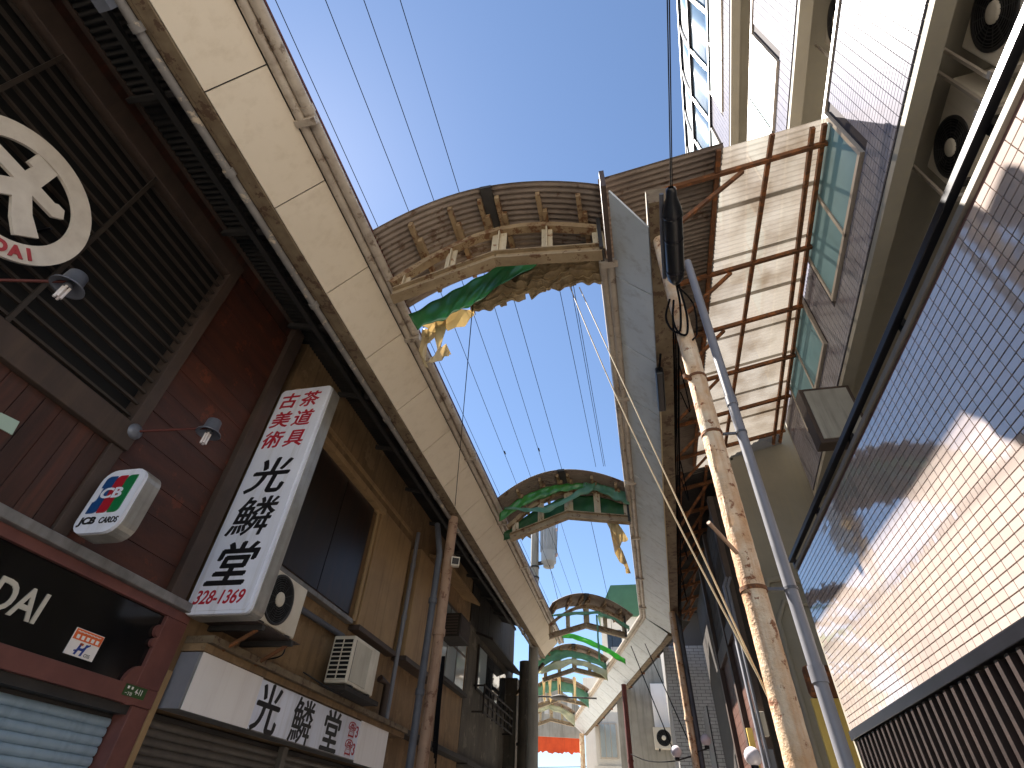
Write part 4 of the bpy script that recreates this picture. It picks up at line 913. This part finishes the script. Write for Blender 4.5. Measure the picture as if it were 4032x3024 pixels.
while y < 6.3:
    if sl0 is None: sl0 = box('slat', 'fence_dark', fn, XR+0.0, XR+0.09, y, y+0.038, 0.05, 2.345); y00 = y
    else:
        s = link('slat', sl0.data, fn); s.location.y += y-y00
    y += 0.118
box('rail', 'dark_metal', fn, XR+0.092, XR+0.13, 0.8, 6.34, 0.2, 0.26); box('rail', 'dark_metal', fn, XR+0.092, XR+0.13, 0.8, 6.34, 1.95, 2.01)
pw = thing('porch', 'shaded porch wall behind the slat fence', 'building', (2.7, 3, 0))
box('wall', 'cream_paint', pw, 2.62, 2.8, -2, 6.34, 0, 4.0)
box('window', 'curtain_teal', pw, 2.60, 2.619, 3.3, 4.6, 0.9, 2.1, label='teal curtained window')
box('door', 'dark_frame', pw, 2.60, 2.619, 1.2, 2.2, 0.0, 2.1)

# ================================================================== RIGHT: rust pole, grey pipe, cable closures
PX, PY = 0.63, 3.0
pl = thing('steel_pole', 'big flaking cream and rust steel pole in front of the tiled wall', 'pole', (PX, PY, 0))
def pole_r(u, v): return 0.0645+0.0012*math.sin(u*44+v*90)*math.sin(v*131+u*17)+0.0010*math.sin(u*69+v*310)
MB().grid(lambda u, v: (PX+math.cos(2*PI*u)*pole_r(u, v), PY+math.sin(2*PI*u)*pole_r(u, v), 5.93*v), 32, 200).build('shaft', 'pole_paint', pl)
for z in (2.56, 3.59, 4.10): MB().tube([(PX,PY,z), (PX,PY,z+0.022)], 0.070, 20).build('clamp_band', 'rust_steel', pl)
for z in (3.88, 3.37, 3.0):
    MB().tube([(PX-0.045,PY-0.065,z+0.10), (PX-0.05,PY-0.098,z+0.085), (PX-0.05,PY-0.098,z-0.07), (PX-0.045,PY-0.065,z-0.085)], 0.008, 8).build('step_loop', 'pole_paint', pl)
MB().tube([(PX-0.045,PY-0.05,2.76), (PX-0.19,PY-0.255,2.85)], 0.012, 8).build('step_peg', 'post_pink', pl)
MB().bar((PX-0.045,PY-0.035,4.085), (PX-0.10,PY-0.085,4.08), 0.022, 0.036).build('clamp_bolt', 'rust_steel', pl)
gp = thing('downpipe', 'smooth blue grey plastic downpipe beside the big rusty pole', 'pipe', (0.82, 3.02, 0))
MB().tube([(0.82,3.015,0), (0.82,3.015,5.55)], 0.0325, 16).build('shaft', 'pipe_grey', gp)
for z in (2.17, 3.88): MB().tube([(0.82,3.015,z-0.037), (0.82,3.015,z+0.037)], 0.038, 16).build('socket', 'pipe_grey', gp)
for z in (2.57, 3.60):
    MB().tube([(0.82,3.015,z), (0.82,3.015,z+0.015)], 0.0365, 16).build('clamp_band', 'pipe_dark', gp)
    MB().bar((0.69,3.01,z+0.008), (0.79,3.015,z+0.008), 0.015, 0.015).build('clamp_arm', 'pipe_dark', gp)
cb = thing('cable_closure', 'long black cable closure hanging at the top of the rusty pole', 'cable box', (0.59, 2.35, 4.9))
R_ = [(0.02,0),(0.036,0.015),(0.038,0.073),(0.062,0.146),(0.071,0.19),(0.071,0.73),(0.06,0.79),(0.03,0.835),(0.0,0.84)]
ax = Vector((0.06, 1.1, -0.02)).normalized(); c0 = (0.567, 1.918, 4.955)
MB().lathe(R_, c0, ax, 12).build('body', 'black_rubber', cb)
for t in (0.2, 0.4, 0.69): MB().lathe([(0.0715,t),(0.0745,t+0.006),(0.0745,t+0.022),(0.0715,t+0.028)], c0, ax, 12).build('band', 'dark_metal', cb)
MB().tube([(0.508, 1.976, 4.99), (0.512, 2.34, 4.98), (0.53, 2.71, 4.975)], 0.016, 8).build('side_tube', 'pipe_dark', cb)
MB().tube(smooth([(0.615,2.75,4.94),(0.63,2.89,4.83),(0.585,2.93,4.57),(0.527,2.94,4.61),(0.512,2.965,4.79),(0.556,2.855,4.88)]), 0.0088, 8).build('cable_loop', 'wire_black', cb)
MB().tube(smooth([(0.63,2.75,4.94),(0.66,2.89,4.72),(0.63,2.92,4.52),(0.57,2.92,4.54),(0.55,2.90,4.68),(0.58,2.84,4.84)]), 0.0088, 8).build('cable_loop', 'wire_black', cb)
MB().tube(smooth([(0.60,2.75,4.94),(0.72,2.85,4.78),(0.71,2.95,4.55),(0.66,2.93,4.45)]), 0.007, 8).build('cable_loop', 'wire_black', cb)
c2 = thing('cable_closure', 'small black splice box hanging under the right canopy beam', 'cable box', (0.6, 5, 5.9))
o = MB().bar((0.60,4.75,5.84), (0.63,5.5,5.84), 0.095, 0.12).build('body', 'black_rubber', c2); bevel(o, 0.02)
MB().tube([(0.61,5.5,5.84), (0.66,8,5.9), (0.75,11,5.9), (0.85,15,5.9)], 0.012, 6).build('cable', 'wire_pale', c2)
MB().tube([(0.62,4.5,5.86), (0.60,4.75,5.84)], 0.014, 6).build('cable', 'wire_black', c2)

# ================================================================== overhead wires
def wire(label, pts, r=0.006, m='wire_black', sag=0.0, group=None, beads=()):
    a, b = Vector(pts[0]), Vector(pts[-1])
    if len(pts) == 2: pts = [a+(b-a)*t/10-Vector((0, 0, sag*math.sin(PI*t/10))) for t in range(11)]
    o = thing('cable', label, 'cable', pts[0], group)
    MB().tube(pts, r, 6).build('strand', m, o)
    for t in beads:
        p = a+(b-a)*t
        d = (b-a).normalized(); MB().lathe([(0.0,-0.07),(0.016,-0.04),(0.016,0.04),(0.0,0.07)], p, d, 8).build('insulator', 'black_rubber', o)
    return o
W4 = 'four long wires over the whole street'
nm = ('leftmost', 'second', 'third', 'rightmost')
for i, x in enumerate((-2.62, -2.16, -1.81, -1.48)):
    wire(nm[i]+' of the four thin wires above the nearest arch', [(x, -6, 7.27), (x-0.02, 16.5, 7.22)], 0.0042, sag=0.04, group=W4, beads=(0.63,) if i in (1, 3) else ())
for i, (x0, x1, lab) in enumerate(((-1.15, -1.12, 'thin wire crossing the middle of the sky behind the nearest arch'), (-0.52, -0.45, 'thin wire left of the twin cables behind the nearest arch'),
                                   (-0.36, -0.30, 'left one of the twin cables behind the nearest arch'), (-0.33, -0.27, 'right one of the twin cables behind the nearest arch'))):
    wire(lab, [(x0, 3.72, 7.0), (x1, 8.7, 7.08)], 0.0045)
for i, dx in enumerate((0, 0.022)):
    wire(('left', 'right')[i]+' of the two dark cables leading up to the long black closure', [(0.44+dx*0.7, -3.66, 5.10), (0.567+dx*0.45, 1.93, 4.96)], 0.0042)
wire('thin wire slanting from the brown canvas down to the left post', [(-1.45, 3.6, 6.15), (-3.05, 8.15, 5.95)], 0.006)
wire('taut pale stay wire crossing the right gutter, left one', [(-0.33, 3.7, 6.35), (0.555, 3.02, 2.15)], 0.0055, 'wire_pale', sag=0.22)
wire('taut pale stay wire crossing the right gutter, right one', [(-0.22, 3.7, 6.30), (0.575, 3.04, 2.08)], 0.0055, 'wire_pale')

bn = thing('cable_bundle', 'sagging bundle of dark cables along the right canopy beam', 'cables', (0.9, 8, 6.1))
for i in range(5):
    dx, dz = (0, 0.03, 0.05, 0.015, 0.06)[i], (0, 0.03, -0.02, -0.04, 0.05)[i]
    MB().tube([(0.76+dx+0.027*(y-2.9), y, 6.12+dz-0.05*abs(math.sin((y+i*0.3)*0.9))) for y in [3.2+0.6*k for k in range(21)]], (0.012, 0.009, 0.015, 0.008, 0.01)[i], 6).build('strand', 'wire_black', bn)
for y in (5.0, 7.2, 9.4, 11.6): MB().tube(smooth([(0.83+0.027*(y-2.9), y, 6.10), (0.84+0.027*(y-2.9), y+0.03, 5.62), (0.86+0.027*(y-2.9), y+0.25, 5.55), (0.85+0.027*(y-2.9), y+0.5, 6.08)]), 0.008, 6).build('slack_loop', 'wire_black', bn)

# ================================================================== RIGHT: buildings beyond the pole
ck = thing('cream_building', 'plain cream rendered building behind the rusty pole', 'building', (3, 10.5, 0))
box('wall', 'cream_paint', ck, 2.15, 6.0, 9.3, 13.0, 0, 8.6)
MB().tube([(2.05,9.26,0), (2.05,9.26,4.6), (2.2,9.26,4.95), (2.5,9.26,5.0), (2.8,9.26,4.9)], 0.05, 10).build('drain', 'cream_paint', ck)
MB().tube([(2.18,9.24,0), (2.18,9.24,4.3), (2.35,9.24,4.6), (2.75,9.24,4.55)], 0.04, 10).build('drain', 'cream_paint', ck)
yb = thing('yellow_board', 'sunlit yellow board at the far end of the tiled wall', 'board', (2.0, 7.3, 1.5))
box('panel', 'yellow_board', yb, 1.86, 2.25, 7.4, 7.45, 0.5, 2.9); box('cap', 'rust_steel', yb, 1.86, 2.2, 7.36, 7.5, 2.902, 3.25, 0.06)
bt = thing('brown_tile_building', 'dark brown tiled shopfront under the right canopy', 'building', (2, 13, 0))
box('wall', 'dark_wood', bt, 1.80, 6.0, 13.02, 17.0, 0, 7.0)
box('side_wall', 'dark_wood', bt, 1.70, 2.14, 9.5, 13.0, 0, 6.7)
bt0 = None
for r in range(29):
    for c in range(10):
        if bt0 is None: s = bt0 = MB().box(1.686, 1.699, 9.62, 9.955, 0.05, 0.196).build('tile', 'brown_tile', bt)
        else: s = link('tile', bt0.data, bt)
        s.location.y += c*0.342; s.location.z += r*0.152
for yy in (9.56, 11.2, 12.95): box('pilaster', 'dark_frame', bt, 1.60, 1.70, yy-0.09, yy+0.09, 0, 6.7, 0.006)
box('lintel', 'dark_frame', bt, 1.62, 1.70, 9.66, 12.85, 4.46, 4.75, 0.006)
for i in range(9): box('clapboard', 'dark_wood', bt, 1.665, 1.699, 9.66, 12.85, 4.76+i*0.21, 4.955+i*0.21, 0.004)
for xx in (1.50, 1.56): MB().tube([(xx, 9.30, 0), (xx, 9.30, 4.9), (xx+0.1, 9.45, 5.1)], 0.026, 8).build('conduit', 'pipe_grey', bt)
for z in (1.9, 2.35, 2.8): box('meter_box', 'ac_white' if z > 2.5 else 'pipe_grey', bt, 1.50, 1.66, 9.34, 9.44, z, z+0.3, 0.008)
box('awning', 'rust_red', bt, 1.2, 1.78, 9.9, 12.5, 2.05, 2.13)
box('sign_panel', 'yellow_board', bt, 1.42, 1.50, 9.7, 9.76, 2.15, 2.95, label='small faded orange and cream hanging panel')
box('window_grille', 'dark_metal', bt, 1.3, 1.33, 14.0, 15.2, 1.2, 4.0)
br = thing('brick_building', 'narrow building of white painted bricks past the second post', 'building', (1.5, 18.2, 0))
box('wall', 'mortar', br, 0.72, 2.6, 18.22, 22, 0, 7.35)
bm0 = None
for r in range(63):
    z = 0.9+r*0.087
    x = 0.725-(0.13 if r % 2 else 0)
    while x < 1.95:
        a, b = max(x, 0.722), min(x+0.245, 2.598)
        if b-a > 0.05:
            if b-a > 0.24:
                if bm0 is None: s = bm0 = MB().box(0, 0.245, 18.205, 18.219, 0, 0.074).build('brick', 'white_brick', br)
                else: s = link('brick', bm0.data, br)
                s.location.x += a; s.location.z += z
            else: box('brick', 'white_brick', br, a, b, 18.205, 18.219, z, z+0.074)
        x += 0.257
gb = thing('grey_building', 'grey rendered building with a blank white sign and cooling unit', 'building', (0, 24, 0))
box('wall', 'concrete_grey', gb, -1.15, 4, 24, 30, 0, 7.7)
box('parapet', 'pale_render', gb, -1.2, 4, 23.94, 24.1, 7.702, 7.9)
bs = thing('blank_sign', 'blank white square sign on the grey building', 'sign', (0.65, 23.9, 5))
box('panel', 'white_board', bs, 0.22, 1.06, 23.88, 23.96, 5.0, 6.52, 0.01); box('bracket', 'steel_dark', bs, 0.6, 0.7, 23.96, 23.995, 5.5, 5.7)
air_con('far air conditioner under the blank white sign', (0.58, 23.6, 4.3), 0, 'fan', w_=0.9, h_=0.72)
wf = thing('white_shop_house', 'pale shop house with sunlit corner and sash windows down the street', 'building', (-2, 32, 0))
box('wall', 'pale_render', wf, -2.75, 2, 32, 38, 0, 6.9)
for i, z in enumerate((2.3, 4.9)):
    f = box('window', 'frame_beige', wf, -2.55, -1.65, 31.93, 31.999, z, z+1.5)
    for j in range(3): box('pane', 'window_glass', f, -2.50+j*0.28, -2.26+j*0.28, 31.915, 31.929, z+0.06, z+1.44)
box('cornice', 'pale_render', wf, -2.85, -1.4, 31.88, 31.998, 4.35, 4.6)
gr = thing('green_roof_building', 'tall grey block with a green mansard roof behind the third arch', 'building', (0, 42, 0))
box('wall', 'pale_render', gr, -2.6, 6, 40, 48, 0, 14.2)
box('wall', 'pale_render', gr, -4.2, -2.6, 41, 47, 0, 10.5)
MB().hexa([(-2.8,39.8,14.202),(6,39.8,14.202),(6,48,14.202),(-2.8,48,14.202)], [(-1.7,40.6,16.75),(6,40.6,16.75),(6,47,16.75),(-1.7,47,16.75)]).build('roof', 'green_roof', gr)
for i in range(4):
    for j in range(2): box('window', 'dark_glass', gr, -2.2+j*1.5, -1.2+j*1.5, 39.97, 39.999, 4+i*2.6, 5.5+i*2.6)
sl = thing('pale_tower', 'pale high block edge peeping past the right gutter', 'building', (3, 36, 0))
box('wall', 'pale_render', sl, 0.55, 6, 34, 38, 0, 17.5)
box('wall', 'pale_render', sl, 0.35, 0.549, 34.2, 38, 0, 16.2)

# ================================================================== far end of the arcade
eg = thing('arcade_end_wall', 'stained pale end gable with a torn orange valance closing the arcade', 'wall', (-5.6, 33.2, 5))
TE = world((-5.6, 33.2), math.radians(14))
pts = [(-2.1, 5.95), (2.1, 5.95), (2.1, 7.3), (1.5, 7.85), (0.8, 8.2), (0, 8.35), (-0.8, 8.2), (-1.5, 7.85), (-2.1, 7.3)]
MB().prism(pts, lambda a, b, d: TE(a, d, b), 0, 0.15).build('gable', 'concrete_grey', eg)
for x in (-1.3, 0.1, 1.4): MB().prism([(x-0.12,7.0),(x+0.12,7.0),(x+0.12,7.75),(x-0.12,7.75)], lambda a, b, d: TE(a, d, b), -0.04, -0.002).build('rib', 'pale_render', eg)
rn = random.Random(5)
low = [(2.1-4.2*i/40, 5.26+rn.uniform(-0.07, 0.06)) for i in range(41)]
MB().prism([(-2.1, 5.94), (2.1, 5.94)]+low, lambda a, b, d: TE(a, d, b), 0.02, 0.03).build('valance', 'orange_cloth', eg)
def post(name, x, y, z, r, m, label):
    o = thing(name, label, 'post', (x, y, 0)); MB().tube([(x,y,0),(x,y,z)], r, 14).build('shaft', m, o)
    MB().tube([(x,y,z*0.62),(x,y,z*0.62+0.06)], r*1.2, 14).build('collar', m, o); return o
post('canopy_post', 0.86, 13.7, 5.93, 0.075, 'pole_paint', 'thin cream rusted post before the white brick building')
pipe('drain_pipe', [(0.99, 13.75, 0), (0.99, 13.75, 5.6), (0.9, 13.9, 6.1)], 0.06, 'pipe_dark', 'dark grey drainpipe beside the thin cream rusted post', 'pipe')
pipe('drain_pipe', [(1.22, 17.9, 0), (1.22, 17.9, 5.6)], 0.05, 'pipe_grey', 'pale drainpipe on the white brick building', 'pipe')
post('canopy_post', -0.72, 21.2, 5.93, 0.085, 'rust_red', 'dark red canopy post far down the right side')
post('canopy_post', -3.45, 32.0, 5.93, 0.13, 'pole_paint', 'cream canopy post at the far end beside the orange valance')
post('street_column', -3.72, 18.4, 6.0, 0.22, 'mould_wall', 'thick dark grey column at the end of the left row')
mb = MB()
def globe(x, y, z, label, anchor):
    o = thing('globe_lamp', label, 'lamp', (x, y, z), 'globe street lamps')
    MB().lathe([(0.11*math.sin(math.radians(a)), -0.11*math.cos(math.radians(a))) for a in range(15, 181, 15)], (x, y, z), (0,0,1), 18).build('globe', 'globe_glass', o)
    MB().lathe([(0.0,-0.16),(0.05,-0.16),(0.05,-0.10),(0.0,-0.09)], (x, y, z), (0,0,1), 12).build('base', 'dark_metal', o)
    MB().tube([(x, y, z-0.15), anchor], 0.015, 6).build('arm', 'steel_dark', o)
globe(0.50, 13.65, 3.10, 'white globe lamp left of the thin cream post', (0.86, 13.7, 3.05))
globe(1.14, 13.70, 3.32, 'white globe lamp right of the thin cream post', (0.9, 13.7, 3.1))
globe(1.32, 9.0, 2.52, 'white globe lamp low beside the big rusty pole', (1.62, 9.7, 2.3))
wire('dark stay from the right post down to the left globe lamp', [(-0.25, 16.4, 5.9), (0.5, 13.66, 2.95)], 0.012)
wire('dark stay running to the bottom of the thin cream post', [(0.15, 16.2, 5.9), (0.85, 13.68, 3.1)], 0.012)
wire('dark bracing rod between the red post and the globe lamps', [(-0.70, 21.2, 3.9), (0.5, 13.7, 2.95)], 0.012, sag=0.1)
fl = thing('street_light', 'flat dark street light hanging between the far arches', 'lamp', (-3.2, 22, 5.6))
MB().lathe([(0.0,0.14),(0.05,0.12),(0.33,0.03),(0.34,0.0),(0.2,-0.05),(0.0,-0.07)], (-3.15, 22, 5.65), (0,0,1), 20).build('shade', 'steel_dark', fl)
MB().tube([(-3.15,22,5.77), (-3.15,22,6.1)], 0.02, 8).build('stem', 'steel_dark', fl)
MB().tube([(-4.4,22,5.72), (-1.8,22.4,5.72)], 0.03, 8).build('support_bar', 'steel_dark', fl)
up = thing('utility_pole', 'concrete utility pole rising behind the left gutter', 'pole', (-3.12, 16.5, 0))
MB().tube([(-3.12,16.5,0), (-3.12,16.5,10.2)], [0.17, 0.13], 14).build('shaft', 'concrete_grey', up)
for z in (8.0, 8.35, 9.7): MB().tube([(-3.12,16.5,z), (-3.12,16.5,z+0.05)], 0.16, 14).build('band', 'steel_dark', up)
tf = thing('transformer', 'white finned drum transformer on the utility pole', 'transformer', (-2.63, 16.4, 8.4))
MB().lathe([(0.0,-0.12),(0.18,-0.12),(0.18,0.0),(0.24,0.02),(0.25,0.06),(0.25,1.32),(0.23,1.36),(0.0,1.40)], (-2.63, 16.4, 8.45), (0,0,1), 24).build('drum', 'transformer', tf)
for i in range(16):
    a = 2*PI*i/16; MB().bar((-2.63+0.24*math.cos(a), 16.4+0.24*math.sin(a), 8.85), (-2.63+0.24*math.cos(a), 16.4+0.24*math.sin(a), 9.62), 0.02, 0.09, (math.cos(a), math.sin(a), 0)).build('fin', 'transformer', tf)
MB().bar((-3.0,16.5,8.5), (-2.8,16.42,8.5), 0.08, 0.1).build('bracket', 'steel_dark', tf)
for dx, z in ((0.26, 9.55), (0.26, 8.65), (0.1, 9.88), (-0.12, 9.88)): MB().lathe([(0.0,0),(0.03,0),(0.045,0.04),(0.03,0.07),(0.04,0.1),(0.0,0.13)], (-2.63+dx, 16.35, z), (0.3,0,1), 10).build('bushing', 'porcelain', tf)
wire('loose lead from the transformer top to the second arch', [(-2.35, 16.3, 9.7), (-1.9, 13, 9.2), (-1.5, 9.6, 7.2)], 0.008)
wire('second loose lead from the transformer to the second arch', [(-2.35, 16.3, 8.75), (-1.8, 13, 8.6), (-1.45, 9.6, 7.15)], 0.008)
wire('thin wire from the transformer down to the third arch', [(-2.6, 16.3, 8.4), (-2.2, 15.4, 6.9)], 0.007)
wire('single wire dropping past the green mansard roof', [(-0.75, 9.2, 6.9), (-0.75, 16.5, 7.0), (-0.8, 17, 6.0)], 0.006)
# distant wires and houses past the end of the arcade
for i in range(6):
    wire(('topmost', 'second', 'third', 'fourth', 'fifth', 'lowest')[i]+' of the distant wires crossing below the orange valance', [(-14, 46, 5.6-0.42*i), (2, 44, 5.9-0.42*i)], 0.02, group='distant wires past the arcade end')
hb = thing('distant_house', 'far pale house with dark window past the orange valance', 'building', (-11, 46, 0))
box('wall', 'pale_render', hb, -13.5, -9.2, 48, 54, 0, 5.6)
box('window', 'dark_glass', hb, -11.5, -9.8, 47.96, 47.999, 3.2, 5.0)
